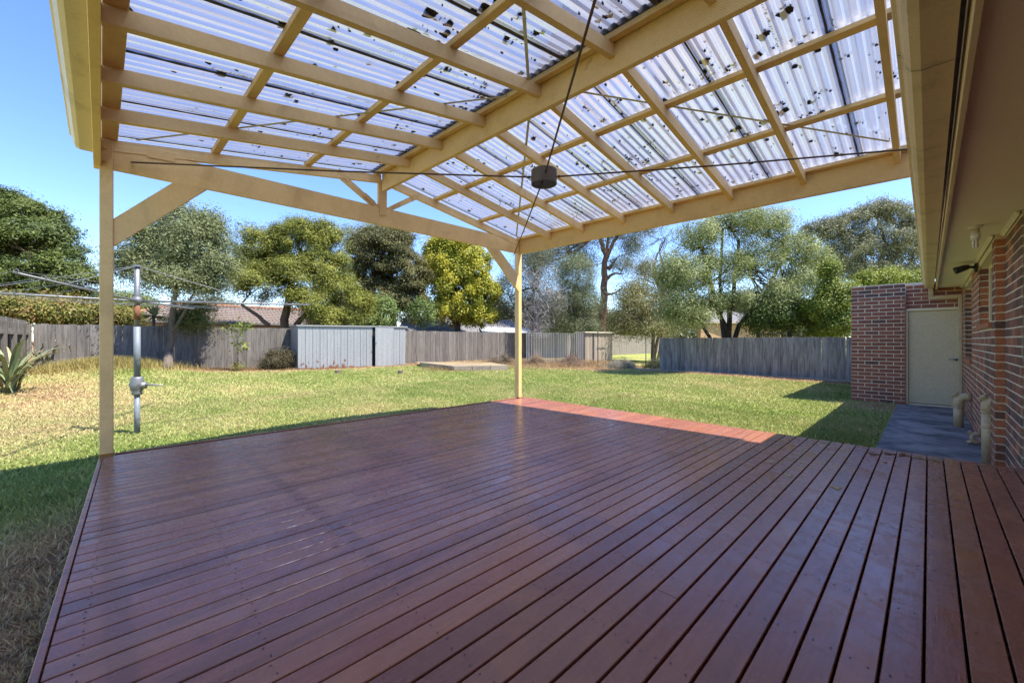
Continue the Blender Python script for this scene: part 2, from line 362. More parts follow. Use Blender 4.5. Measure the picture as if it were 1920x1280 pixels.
# value noise for ground patches
_G = RNG.random((64, 64))
def vnoise(x, y, s):
    x = np.asarray(x) * s + 100; y = np.asarray(y) * s + 100
    xi = np.floor(x).astype(int); yi = np.floor(y).astype(int); fx = x - xi; fy = y - yi
    fx = fx * fx * (3 - 2 * fx); fy = fy * fy * (3 - 2 * fy); g = lambda a, b: _G[a % 64, b % 64]
    return (g(xi, yi) * (1 - fx) + g(xi + 1, yi) * fx) * (1 - fy) + (g(xi, yi + 1) * (1 - fx) + g(xi + 1, yi + 1) * fx) * fy
def sst(t): t = np.clip(t, 0, 1); return t * t * (3 - 2 * t)
def ground_z(x, y):
    x = np.asarray(x, float); y = np.asarray(y, float)
    z = -0.40 + 0.20 * sst((-x - 6) / 12) + 0.16 * sst((-x - 8) / 10) * sst((7 - y) / 9)
    z = z - 0.08 * sst((y - 14) / 14) * sst((-x - 8) / 8)
    z = z + 0.06 * np.exp(-((x + 6) / 2.6) ** 2) + 0.09 * np.exp(-(((x + 6) / 2.2) ** 2 + ((y - 2.8) / 2.2) ** 2))
    z = z + 0.33 * np.exp(-(((x + 17.6) / 1.5) ** 2 + ((y + 0.5) / 1.7) ** 2))        # heaped clippings by the back fence
    z = z + 0.03 * (vnoise(x, y, 0.5) - 0.5) * sst((np.hypot(x + 2, y - 2) - 4) / 4)
    return z
def gz(x, y): return float(ground_z(x, y))
def dryness(x, y):
    """0 green lawn, 1 straw, >1.5 brown litter"""
    x = np.asarray(x, float); y = np.asarray(y, float)
    d = 0.26 + 0.45 * (vnoise(x, y, 0.55) - 0.5) + 0.55 * (vnoise(x + 31, y, 1.7) - 0.5)
    d = d + 1.0 * np.exp(-(((x + 13.0) / 3.2) ** 2 + ((y + 1.3) / 1.3) ** 2)) + 0.3 * np.exp(-(((x + 9) / 2.0) ** 2 + ((y + 1.4) / 1.0) ** 2))
    d = d + 1.3 * sst((-x - 16.6) / 0.7) * sst((13 - y) / 2) + 1.5 * sst((y - 12.6 - 0.45 * (x + 14)) / 1.2) * sst((-x - 8.8) / 2.0) * sst((20.5 - y) / 1)
    d = d + 1.4 * sst((y - 15.9) / 0.7) * sst((17.9 - y) / 0.4) * sst((x + 9.5) / 0.7)
    d = d + 1.2 * np.exp(-np.clip(np.abs(x + 1.9) - 1.9, 0, 9) ** 2 / .5 - ((y + 0.45) / 0.75) ** 2) - 0.55 * np.exp(-(((x + 5.4) / 1.2) ** 2 + ((y + 0.7) / 0.6) ** 2))
    d = d + 0.9 * np.exp(-(((x + 0.75) / 0.5) ** 2 + ((y - 11.6) / 0.9) ** 2))
    return d
STOPS = np.array([-0.6, 0.15, 0.6, 1.0, 1.5, 2.2])
SCOL = np.array([(0.125, 0.195, 0.034), (0.235, 0.275, 0.07), (0.34, 0.335, 0.125), (0.43, 0.35, 0.165), (0.35, 0.235, 0.12), (0.19, 0.12, 0.07)])
def dry_col(d): return np.stack([np.interp(d, STOPS, SCOL[:, k]) for k in range(3)], -1) * np.array((1.3, 1.27, 1.4))

# ================================================================== THE SETTING
# ground: one sheet, fine near the yard, out to the horizon
def make_ground():
    xs = np.unique(np.concatenate([np.linspace(-900, -60, 12), np.linspace(-60, -22, 24), np.linspace(-22, 3, 150), np.linspace(3, 60, 14), np.linspace(60, 900, 8)]))
    ys = np.unique(np.concatenate([np.linspace(-900, -40, 8), np.linspace(-40, -4, 18), np.linspace(-4, 24, 170), np.linspace(24, 90, 26), np.linspace(90, 900, 10)]))
    X, Y = np.meshgrid(xs, ys, indexing='ij'); Z = ground_z(X, Y)
    Z = np.where((X > -5.0) & (X < 3) & (Y > -0.2) & (Y < 5.0), -0.46, Z)
    V = np.stack([X.ravel(), Y.ravel(), Z.ravel()], 1); n, m_ = len(xs), len(ys)
    i = np.arange(n - 1)[:, None] * m_ + np.arange(m_ - 1)[None, :]; i = i.ravel()
    q = np.stack([i, i + m_, i + m_ + 1, i + 1], 1)
    C = dry_col(dryness(V[:, 0], V[:, 1]) + 0.12) * 0.85
    o = link('ground', np_mesh('ground', V, quads=q, cols=C), M['ground'], smooth=True)
    tag(o, 'dry patchy back lawn running out to the fences', 'lawn', kind='structure')
make_ground()

def make_grass():
    # blades: denser close to the deck, thinning with distance
    P = []
    def scatter(n, x0, x1, y0, y1, keep):
        x = RNG.uniform(x0, x1, n); y = RNG.uniform(y0, y1, n); k = keep(x, y); P.append(np.stack([x[k], y[k]], 1))
    def visible(x, y):
        f = -x * SN + y * CS; r = x * CS + y * SN
        return (f > 0.6) & (np.abs(r / np.maximum(f, .1)) < 1.42)
    def offdeck(x, y): return ~((x > -5.08) & (y > -0.26) & (y < 5.13)) & ~((x > -0.52) & (y > 4.9)) & ~((x > -1.3) & (y > 12.25))
    scatter(150000, -6.0, -0.6, -2.2, -0.25, lambda x, y: visible(x, y) & offdeck(x, y))
    scatter(330000, -11.0, -0.4, -3.0, 9.0, lambda x, y: visible(x, y) & offdeck(x, y))
    scatter(520000, -19.0, -0.4, -2.2, 17.6, lambda x, y: visible(x, y) & offdeck(x, y) & (RNG.random(len(x)) < np.clip(1.3 - np.hypot(x, y) / 22, .3, 1)))
    p = np.concatenate(P); n = len(p); x, y = p[:, 0], p[:, 1]; z = ground_z(x, y)
    dist = np.hypot(x, y); d = dryness(x, y) + RNG.normal(0, 0.33, n)
    near_litter = d > 1.35
    h = (0.012 + 0.022 * RNG.random(n)) * np.clip(0.85 + dist / 22, .8, 1.5) * np.where(near_litter, 0.55, 1.0)
    lush = np.exp(-(((x + 4.7) / 1.0) ** 2 + ((y + 0.7) / 0.6) ** 2)) + np.exp(-(((x + 0.95) / .5) ** 2 + ((y - 6.6) / 1.6) ** 2)) + 1.2 * np.exp(-((x + 5.16) / .10) ** 2) + 1.2 * np.exp(-((y + 0.34) / .08) ** 2) + 1.2 * np.exp(-((y - 5.2) / .09) ** 2); h = h * (1 + 0.9 * lush * (RNG.random(n) < .3))
    w = (0.0035 + 0.003 * RNG.random(n)) * np.clip(0.7 + dist / 6, 1, 4.2)
    a = RNG.uniform(0, 2 * np.pi, n); lean = h * RNG.uniform(0.2, 1.5, n) * np.where(near_litter, 2.2, 1.0); b = RNG.uniform(0, 2 * np.pi, n)
    V = np.empty((n, 3, 3)); dx, dy = np.cos(a) * w, np.sin(a) * w
    V[:, 0] = np.stack([x - dx, y - dy, z - .004], 1); V[:, 1] = np.stack([x + dx, y + dy, z - .004], 1)
    V[:, 2] = np.stack([x + np.cos(b) * lean, y + np.sin(b) * lean, z + h], 1)
    C = dry_col(d) * RNG.uniform(0.75, 1.3, (n, 1)); C = np.repeat(C, 3, 0)
    o = link('lawn_grass', np_mesh('lawn_grass', V.reshape(-1, 3), tris=np.arange(3 * n).reshape(-1, 3), cols=C), M['grass'])
    tag(o, 'short patchy green and straw coloured lawn grass', 'grass', kind='stuff')
make_grass()

# concrete path beside the house, two slabs with a joint
pth = tag(build('path', MB().box(-0.48, 0.80, 6.30, 12.42, -0.62, -0.385, 0.008).box(-0.48, -0.02, 5.14, 6.285, -0.62, -0.388, 0.008).box(-0.005, 0.80, 5.14, 6.285, -0.62, -0.392, 0.008), M['concrete']),
          'dark grey concrete path between the lawn and the brick wall', 'path', kind='structure')
tag(build('garden_edge', MB().bar((-9.6, 17.0, gz(-9.6, 17.0) + 0.02), (-1.4, 17.35, -0.37), 0.05, 0.12, 0.004), M['sleeper']), 'low timber garden edging along the foot of the grey-blue fence', 'edging')

# ================================================================== DECK
DX0, DX1, DY0, DY1 = -5.06, 0.56, -0.235, 5.105
deck = thing('timber_deck', 'red brown stained timber deck of narrow boards under the pergola', 'deck', (-2.2, 2.4, -0.40))
pitch, gap = 0.0956, 0.0078
bw = pitch - gap
rb = random.Random(3)
cache = {}
def board(xc, y0, y1):
    L = round(y1 - y0, 2); y1 = y0 + L
    if L not in cache:
        v, f = chamfer_box(bw, L, 0.022, 0.0025); cache[L] = mesh_of('board', MB().raw(v, f)); cache[L].materials.append(M['deck'])
    w = wloc(deck)
    dz = rb.uniform(-0.0008, 0.0008)
    o = link('board', cache[L], None, deck, Vector((xc, (y0 + y1) / 2, -0.011 + dz)) - w); o.rotation_euler = (0, rb.uniform(-.004, .004), 0)
x = -0.0112 - bw / 2 - gap / 2
xs = []
while x > DX0 + 0.07: x -= pitch
x += pitch
joints = [1.05, 1.5, 1.95, 2.4, 2.85, 3.3, 3.75]
nails = MB()
k = 0
while x < DX1 - 0.02:
    y0, y1 = DY0 + 0.026, DY1
    j = rb.choice(joints) + rb.uniform(-.01, .01); 
    if k % 4 == 3: board(x, y0, y1)
    else:
        j = round(j, 1) + 0.05; board(x, y0, j - 0.001); board(x, j + 0.0015, y1)
    for q in range(12):
        yy = DY0 + 0.1 + q * 0.45
        if yy > DY1: break
        for s in (-1, 1):
            xx = x + s * 0.024 + rb.uniform(-.004, .004); y2 = yy + rb.uniform(-.012, .012)
            nails.raw([(xx + 0.0036 * math.cos(t), y2 + 0.0036 * math.sin(t), 0.0012) for t in (0, 1.05, 2.09, 3.14, 4.19, 5.24)], [[0, 1, 2, 3, 4, 5]])
    xs.append(x); k += 1; x += pitch
tag(build('nail_heads', nails, M['nail'], deck), kind='stuff')
build('edge_trim', MB().box(DX0 - 0.022, DX1, DY0 - 0.001, DY0 + 0.021, -0.16, 0.001, 0.002), M['deck'], deck, loc=(-2.2, DY0, -.08))
build('edge_trim', MB().box(DX0 - 0.022, DX0, -0.14, DY1, -0.16, 0.001, 0.002), M['deck'], deck, loc=(DX0, 2.4, -.08))
build('edge_trim', MB().box(DX0, DX1, DY1 - 0.022, DY1 - 0.002, -0.16, -0.024, 0.002), M['deck'], deck, loc=(-2.2, DY1, -.08))
for jx in range(12):
    yy = DY0 + 0.1 + jx * 0.45
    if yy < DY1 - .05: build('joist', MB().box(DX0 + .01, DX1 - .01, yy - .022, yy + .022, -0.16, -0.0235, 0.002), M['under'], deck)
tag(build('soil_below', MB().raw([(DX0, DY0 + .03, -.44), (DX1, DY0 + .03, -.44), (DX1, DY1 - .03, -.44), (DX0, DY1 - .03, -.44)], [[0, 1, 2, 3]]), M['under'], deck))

def splat(name, cx, cy, rx, ry, z, mat, label, cat, group, seed):
    r = random.Random(seed); n = 22
    pts = []
    for i in range(n):
        t = 2 * math.pi * i / n; k = 1 + 0.32 * math.sin(3 * t + seed) + r.uniform(-.22, .22)
        pts.append((cx + rx * k * math.cos(t), cy + ry * k * math.sin(t)))
    mb = MB(); mb.prism(pts, 2, z, z + 0.0012)
    o = build(name, mb, mat, None, loc=(cx, cy, z)); return tag(o, label, cat, group)
for i, (px, py, rx, ry) in enumerate(((1640, 851, .030, .022), (1664, 850, .036, .03), (1694, 853, .038, .034), (1722, 858, .04, .03), (1750, 862, .036, .025), (1668, 868, .010, .012))):
    p = onz(px, py, 0.001); splat('wet_patch', min(xs, key=lambda q: abs(q - p.x)), min(p.y, DY1 - .06), min(rx * 1.15, .034), ry * 1.6, 0.0016, M['wet'], 'small wet brown patch on the ends of the deck boards by the path', 'puddle', 'wet patches at the deck end', i)
M['splat'] = stained('dried_splat', (0.42, 0.33, 0.16), (0.16, 0.11, 0.05), 0.8, 25, 120, (1, 1, 1), 0.9, 0.3, 0.001, 0.0)
for i, (px, py, s) in enumerate(((1441, 865, .03), (1505, 867, .024), (1483, 892, .026), (1575, 915, .03))):
    p = onz(px, py, 0.001); splat('dried_splat', min(xs, key=lambda q: abs(q - p.x)), p.y, s, s * 1.1, 0.0016, M['splat'], 'pale yellow brown dried splat on a deck board', 'splat', 'dried splats on the deck', 40 + i)

# ================================================================== PERGOLA
perg = thing('pergola', 'cream painted timber pergola with clear corrugated roof over the deck', 'pergola', (-5.03, -0.19, 0.0))
def ridge_y(X): return 2.385 + 0.06 * (X + 5)
def far_y(X): return 4.972 + 0.063 * (X + 5)          # centre of the far beam
def near_y(X): return -0.2525 + 0.0455 * (X + 5.07)   # centre of the near beam
XE = -0.10                                            # where the roof meets the house gutter
T = M['timber']
def pb(name, p0, p1, w, h, b=0.004, up=(0, 0, 1), mat=T):
    c = (Vector(p0) + Vector(p1)) / 2
    return build(name, MB().bar(p0, p1, w, h, b, up), mat, perg, loc=c)
# posts
lp = build('post', MB().box(-5.085, -4.995, -0.236, -0.150, 0.002, 2.80, 0.004), T, perg, loc=(-5.04, -.19, 0))
fp = build('post', MB().box(-5.125, -5.025, 4.932, 5.010, 0.002, 2.81, 0.004), T, perg, loc=(-5.07, 4.97, 0))
M['rustbase'] = stained('rusty_post_foot', (0.45, 0.19, 0.035), (0.25, 0.12, 0.04), 0.8, 20, 60, (1, 1, 1), 0.7, 0.2, 0.002, 0.0)
build('post_foot', MB().box(-5.087, -4.992, -0.238, -0.147, 0.001, 0.022, 0.002), M['rustbase'], lp)
for z in (2.60, 2.71):
    build('bolt', MB().tube([(-4.996, -0.20, z), (-4.974, -0.20, z)], 0.012, 6), T, lp)
# beams along the house direction's normal
build('beam', MB().bar((-5.12, near_y(-5.12), 2.67), (0.05, near_y(0.05), 2.67), 0.046, 0.24), T, perg, loc=(-2.5, -.2, 2.67))
build('beam', MB().bar((-5.024, far_y(-5.024), 2.675), (XE, far_y(XE), 2.675), 0.050, 0.235), T, perg, loc=(-2.5, 5, 2.67))
build('ridge_beam', MB().bar((-4.995, ridge_y(-4.995), 3.12), (0.05, ridge_y(0.05), 3.12), 0.046, 0.245), T, perg, loc=(-2.5, 2.5, 3.1))
# tie beam of the gable truss and its knee braces and webs
def yz(name, poly, x0, x1, par=perg, mat=T):
    c = (sum(p[0] for p in poly) / len(poly), sum(p[1] for p in poly) / len(poly))
    return build(name, MB().prism(poly, 0, x0, x1), mat, par, loc=((x0 + x1) / 2, c[0], c[1]))
tie = yz('tie_beam', [(-0.149, 2.548), (4.931, 2.562), (4.931, 2.795), (-0.149, 2.785)], -5.062, -5.018)
yz('knee_brace', [(-0.149, 2.105), (0.262, 2.546), (0.52, 2.546), (-0.149, 1.86)], -5.058, -5.008)
yz('knee_brace', [(4.205, 2.558), (4.455, 2.558), (4.931, 2.145), (4.931, 1.875)], -5.058, -5.008)
SLF = (3.115 - 2.695) / 2.52                                  # fall of the rafters
def raft_z(X, Y):                                             # underside of the rafters
    if Y >= ridge_y(X): return 2.695 + SLF * (far_y(X) - 0.025 - Y) * 2.52 / (far_y(X) - ridge_y(X) - .05)
    return 2.695 + SLF * (Y - near_y(X) - 0.023) * 2.52 / (ridge_y(X) - near_y(X) - .05)
RD = 0.100                                                    # rafter depth
for s in (0, 1):                                              # truss top chords
    if s == 0: p0, p1 = (-5.0, -0.15, raft_z(-5, -0.15)), (-5.0, 2.36, raft_z(-5, 2.36))
    else: p0, p1 = (-5.0, 2.41, raft_z(-5, 2.41)), (-5.0, 4.93, raft_z(-5, 4.93))
    yz('rafter', [(p0[1], p0[2]), (p1[1], p1[2]), (p1[1], p1[2] + RD), (p0[1], p0[2] + RD)], -5.062, -5.012 )
king = yz('king_post', [(2.325, 2.792), (2.445, 2.792), (2.445, 3.16), (2.325, 3.16)], -5.060, -5.020)
yz('truss_web', [(1.80, 3.045), (1.95, 3.045), (2.335, 2.80), (2.24, 2.782)], -5.056, -5.018)
yz('truss_web', [(2.44, 2.80), (2.52, 2.784), (2.93, 3.045), (2.80, 3.045)], -5.056, -5.018)
def plate(y, z, w, h, tilt):
    c, s_ = math.cos(tilt), math.sin(tilt); mb = MB()
    def q(a, b): return (y + a * c - b * s_, z + a * s_ + b * c)
    mb.prism([q(-w / 2, -h / 2), q(w / 2, -h / 2), q(w / 2, h / 2), q(-w / 2, h / 2)], 0, -5.012, -5.0095)
    n1, n2 = max(2, int(w / .014)), max(2, int(h / .014))
    for i in range(n1):
        for j in range(n2):
            a = (i + .5) / n1 * w - w / 2; b = (j + .5) / n2 * h - h / 2
            mb.prism([q(a - .002, b - .005), q(a + .002, b - .005), q(a + .002, b + .005), q(a - .002, b + .005)], 0, -5.0097, -5.0075)
    build('nail_plate', mb, T, perg, loc=(-5.01, y, z))
plate(2.385, 2.76, 0.10, 0.15, 0); plate(2.20, 2.86, 0.16, 0.055, -0.57); plate(2.58, 2.86, 0.13, 0.05, 0.57); plate(1.87, 3.075, 0.16, 0.055, -0.57); plate(2.87, 3.05, 0.12, 0.07, 0.57); plate(0.17, 2.775, 0.20, 0.085, 0.06); plate(4.62, 2.79, 0.15, 0.05, -0.1)
# rafters, both slopes
RX = [-4.333, -3.692, -3.014, -2.318, -1.622, -0.928, -0.205]
for X in RX:
    for s in (0, 1):
        if s == 0: ya, yb = near_y(X) + 0.024, ridge_y(X) - 0.024
        else: ya, yb = ridge_y(X) + 0.024, far_y(X) - 0.026
        za, zb = raft_z(X, ya), raft_z(X, yb)
        yz('rafter', [(ya, za), (yb, zb), (yb, zb + RD), (ya, za + RD)], X - 0.0225, X + 0.0225)
# purlins on top of the rafters
def slope_pt(X, Y, up): return (X, Y, raft_z(X, Y) + up)
def purlin(ya, yb, x0, x1, w, h, extra=0.0, name='purlin'):
    n = 1
    p0 = Vector(slope_pt(x0, ya, RD + h / 2 + extra)); p1 = Vector(slope_pt(x1, yb, RD + h / 2 + extra))
    sg = 1 if ya < ridge_y(x0) else -1
    return pb(name, p0, p1, w, h, 0.003, (0, -SLF * sg, 1))
X0, X1 = -5.06, XE + 0.02
PH = 0.040
for y5, k5 in ((0.585, .05), (1.46, .055), (3.21, .058), (4.06, .06)):
    purlin(y5, y5 + k5 * (X1 - X0), X0, X1, 0.068, PH)
purlin(near_y(X0) + 0.075, near_y(X1) + 0.075, X0, X1, 0.105, PH); purlin(far_y(X0) - 0.03, far_y(X1) - 0.03, X0, X1, 0.10, PH)
purlin(ridge_y(X0) - 0.075, ridge_y(X1) - 0.075, X0, X1, 0.07, PH, 0, 'ridge_batten'); purlin(ridge_y(X0) + 0.075, ridge_y(X1) + 0.075, X0, X1, 0.07, PH, 0, 'ridge_batten')
# corrugated clear sheets
CP, CH = 0.0755, 0.017
def corr(t):                         # trapezoid wave, t in corrugations
    t = t % 1.0
    for (a, b, za, zb) in ((0, .28, 0, 0), (.28, .5, 0, 1), (.5, .78, 1, 1), (.78, 1.0, 1, 0)):
        if t <= b + 1e-9: return za + (zb - za) * (t - a) / (b - a)
    return 0
laps = [-1.248 - 0.755 * i for i in range(-2, 6)]
laps = sorted([max(min(l, XE + 0.03), -5.10) for l in laps])
edges = sorted(set([-5.12] + laps + [XE + 0.03, 0.75, 1.5, 2.3])); edges = [e for i, e in enumerate(edges) if i == 0 or e - edges[i - 1] > 0.05]
base_up = RD + PH + 0.003
for s in (0, 1):
    for i in range(len(edges) - 1):
        xa, xb = edges[i], edges[i + 1] + (0.05 if i < len(edges) - 2 else 0)
        ts = []; t = 0
        n = int(round((xb - xa) / CP * 1.0)) + 1
        xsamp = [xa]
        k0 = math.floor(xa / CP)
        for q in range(n + 2):
            for fr in (0, .28, .5, .78):
                xx = (k0 + q + fr) * CP
                if xa + 1e-4 < xx < xb - 1e-4: xsamp.append(xx)
        xsamp.append(xb)
        mb = MB(); lift = 0.0025 * (i % 2)
        for xx in xsamp:
            if s == 0: yy = (near_y(xx) - 0.05, ridge_y(xx) - 0.055)
            else: yy = (ridge_y(xx) + 0.055, far_y(xx) + 0.035)
            for y_ in yy: mb.v.append((xx, y_, raft_z(xx, y_) + base_up + lift + CH * corr(xx / CP)))
        for q in range(len(xsamp) - 1): mb.f.append([2 * q, 2 * q + 2, 2 * q + 3, 2 * q + 1])
        build('roof_sheet', mb, M['sheet'], perg, loc=((xa + xb) / 2, ridge_y(-3) + (1.3 if s else -1.3), 2.98))
        if i > 0:                      # grime caught in the lap
            mb = MB(); r = random.Random(i * 7 + s); m = 40; w0 = 0.030 if s == 0 else 0.013
            for q in range(m + 1):
                u = q / m; yy = (near_y(xa) + (ridge_y(xa) - near_y(xa) - .06) * u) if s == 0 else (ridge_y(xa) + .06 + (far_y(xa) - ridge_y(xa) - .02) * u)
                ww = w0 * r.uniform(.85, 1.12)
                z = raft_z(xa, yy) + base_up - 0.004
                mb.v += [(xa + 0.012 - ww * r.uniform(.45, .55), yy, z), (xa + 0.012 + ww * r.uniform(.45, .6), yy, z)]
            mb.f += [[2 * q, 2 * q + 1, 2 * q + 3, 2 * q + 2] for q in range(m)]
            build('lap_grime', mb, M['lapdirt'], perg)
# pale ridge capping above
mb = MB()
for sg in (-1, 1):
    a0, a1 = (X0, ridge_y(X0)), (2.3, ridge_y(2.3))
    mb.raw([(a0[0], a0[1], 3.30), (a1[0], a1[1], 3.30), (a1[0], a1[1] + sg * .15, 3.272), (a0[0], a0[1] + sg * .15, 3.272)], [[0, 1, 2, 3] if sg < 0 else [3, 2, 1, 0]])
build('ridge_cap', mb, M['fascia'], perg)
# leaf litter caught on the roof
def roof_litter():
    mb = MB(); r = random.Random(11)
    def blob(X, Y, s, flat=1.0):
        n = r.randint(7, 11); z = raft_z(X, Y) + base_up + CH + 0.004
        ph = r.uniform(0, 6.28); k = [r.uniform(.5, 1.2) for _ in range(n)]
        ring = [(X + s * k[i] * math.cos(6.283 * i / n + ph), Y + s * flat * k[i] * math.sin(6.283 * i / n + ph)) for i in range(n)]
        o = len(mb.v)
        for (a, b) in ring: mb.v.append((a, b, z - 0.012))
        for (a, b) in ring: mb.v.append((X + (a - X) * .6, Y + (b - Y) * .6, z + s * .25 + 0.004))
        mb.f.append([o + i for i in reversed(range(n))]); mb.f.append([o + n + i for i in range(n)])
        for i in range(n): mb.f.append([o + i, o + (i + 1) % n, o + n + (i + 1) % n, o + n + i])
    def scraggly(X, Y, s):
        for _ in range(r.randint(5, 11)): blob(X + r.gauss(0, s * .7), Y + r.gauss(0, s * .7), s * r.uniform(.12, .4), r.uniform(.4, 1.4))
    for s in (0, 1):
        for _ in range(330 if s == 0 else 460):
            X = r.uniform(-5.0, -0.15); lo, hi = (near_y(X) + .2, ridge_y(X) - .1) if s == 0 else (ridge_y(X) + .1, far_y(X) - .1)
            Y = lo + (hi - lo) * (r.random() ** .7 if s == 0 else r.random())
            X = (math.floor(X / CP) + r.choice([.14, .64])) * CP
            k = r.random()
            if k < .70: blob(X, Y, r.uniform(.004, .012), r.uniform(.7, 2))
            elif k < .92: blob(X, Y, r.uniform(.013, .032), r.uniform(.8, 1.3))
            else: scraggly(X, Y, r.uniform(.03, .05))
        for _ in range(16):            # dotted runs of seed and grit along the valleys
            X = r.uniform(-4.8, -.3); X = (math.floor(X / CP) + .14) * CP; lo, hi = (near_y(X) + .2, ridge_y(X) - .1) if s == 0 else (ridge_y(X) + .1, far_y(X) - .1)
            Y = r.uniform(lo, hi); L = r.uniform(.2, .8)
            for q in range(int(L / .025)):
                yy = Y + q * .025
                if yy < hi: blob(X + r.gauss(0, .006), yy, r.uniform(.003, .008), r.uniform(.6, 2))
    for (px, py, w) in ((1473, 20, .05), (1432, 62, .045), (1420, 100, .035), (1468, 207, .05), (1322, 113, .035), (805, 25, .05), (840, 43, .045), (912, 12, .05), (835, 62, .04), (538, 45, .05), (773, 60, .05), (905, 180, .035), (1140, 30, .035), (1160, 62, .03), (1395, 95, .03), (1250, 152, .028), (1248, 186, .03), (1490, 125, .026), (1385, 240, .032), (1376, 244, .03), (1400, 250, .035), (1432, 228, .04), (1350, 222, .03), (1318, 223, .028), (1520, 190, .03), (1540, 210, .028), (1130, 225, .032), (1225, 100, .035), (1555, 60, .03), (1590, 205, .026), (950, 72, .03), (1005, 60, .028), (700, 40, .035), (735, 50, .035), (690, 62, .03), (585, 120, .03), (540, 180, .04), (418, 138, .035), (232, 15, .04), (620, 80, .025), (720, 255, .03), (1480, 320, .03), (1420, 340, .028), (1290, 300, .028), (1000, 260, .03), (985, 420, .02)):
        v = ray(px, py); t = 1.0
        for _ in range(400):           # march the ray up to the roof
            p = v * t
            if p.z + EYE >= raft_z(p.x, p.y) + base_up + .01: break
            t += 0.02
        p = v * t; blob(p.x, p.y, w * r.uniform(.9, 1.2), 1.0); scraggly(p.x, p.y, w * .7)
    o = build('roof_litter', mb, M['litter'])
    tag(o, 'dark dead leaves and seed litter scattered on the clear roof sheets', 'leaf litter', kind='stuff')
roof_litter()
# bracing rods and their steel ring
hub = onz(1020, 333, 2.52)
ends = [Vector((-5.0, -0.035, 2.64)), Vector((-5.01, 4.80, 2.52)), Vector((-0.115, 4.50, 2.555)), Vector((-0.10, 0.68, 2.58))]
for e in ends:
    d = (e - hub).normalized(); mb = MB(); mid = (hub + e) / 2 - Vector((0, 0, 0.012))
    mb.tube([hub + d * 0.06, mid, e], 0.0075, 8); mb.tube([hub + d * .128, hub + d * .145], 0.013, 6)
    build('brace_rod', mb, M['steel'], perg, smooth=False, loc=mid)
mb = MB(); n = 40; o = 0; hh = 0.062; ro, ri = 0.118, 0.112
for z, rr in ((-hh, ro), (hh, ro), (hh, ri), (-hh, ri)):
    for i in range(n): t = 6.28318 * i / n; mb.v.append((hub.x + rr * math.cos(t), hub.y + rr * math.sin(t), hub.z + z))
for k in range(4):
    for i in range(n): a, b = k * n + i, k * n + (i + 1) % n; c, d_ = ((k + 1) % 4) * n + (i + 1) % n, ((k + 1) % 4) * n + i; mb.f.append([a, b, c, d_])
build('brace_ring', mb, M['hubsteel'], perg, loc=hub)
# perforated straps across the rafters
def strap(xa, ya, xb, yb):
    p0 = Vector((xa, ya, raft_z(xa, ya) + RD + 0.004)); p1 = Vector((xb, yb, raft_z(xb, yb) + RD + 0.004))
    build('strap', MB().bar(p0, p1, 0.024, 0.0015, 0.0003), M['galvdirty'], perg, loc=(p0 + p1) / 2)
strap(-4.95, 4.80, -2.55, ridge_y(-2.5) + .12); strap(-2.2, ridge_y(-2.2) + .12, -0.25, 5.0)
strap(-4.95, 0.0, -2.6, ridge_y(-2.6) - .12); strap(-2.35, ridge_y(-2.3) - .12, -0.3, 0.15)
# gutters of the pergola
def quad_gutter(name, x0, x1, yf, sg, zb, par, mat, along='x'):
    """sg: side the trough lies on. profile: back, floor, curved front, rolled lip"""
    prof = [(0.0, 0.115), (0.0, 0.0), (0.075, 0.0), (0.098, 0.012), (0.112, 0.04), (0.115, 0.075), (0.122, 0.094), (0.132, 0.100), (0.134, 0.112), (0.122, 0.114), (0.118, 0.104), (0.110, 0.098), (0.104, 0.06), (0.094, 0.02), (0.07, 0.006), (0.004, 0.006), (0.004, 0.115)]
    mb = MB(); n = len(prof); seg = 10
    for i in range(seg + 1):
        a = x0 + (x1 - x0) * i / seg
        for (u, z) in prof:
            if along == 'x': mb.v.append((a, yf(a) + sg * u, zb + z))
            else: mb.v.append((yf(a) + sg * u, a, zb + z))
    flip = (sg > 0) == (along == 'x')
    for i in range(seg):
        for k in range(n):
            q = [i * n + k, i * n + (k + 1) % n, (i + 1) * n + (k + 1) % n, (i + 1) * n + k]; mb.f.append(q if flip else q[::-1])
    e0 = list(range(n)); e1 = [seg * n + k for k in range(n)]
    mb.f.append(e0 if not flip else e0[::-1]); mb.f.append(e1[::-1] if not flip else e1)
    return build(name, mb, mat, par)
quad_gutter('gutter', -4.84, 0.05, lambda X: near_y(X) - 0.0235, -1, 2.600, perg, M['gutter'])

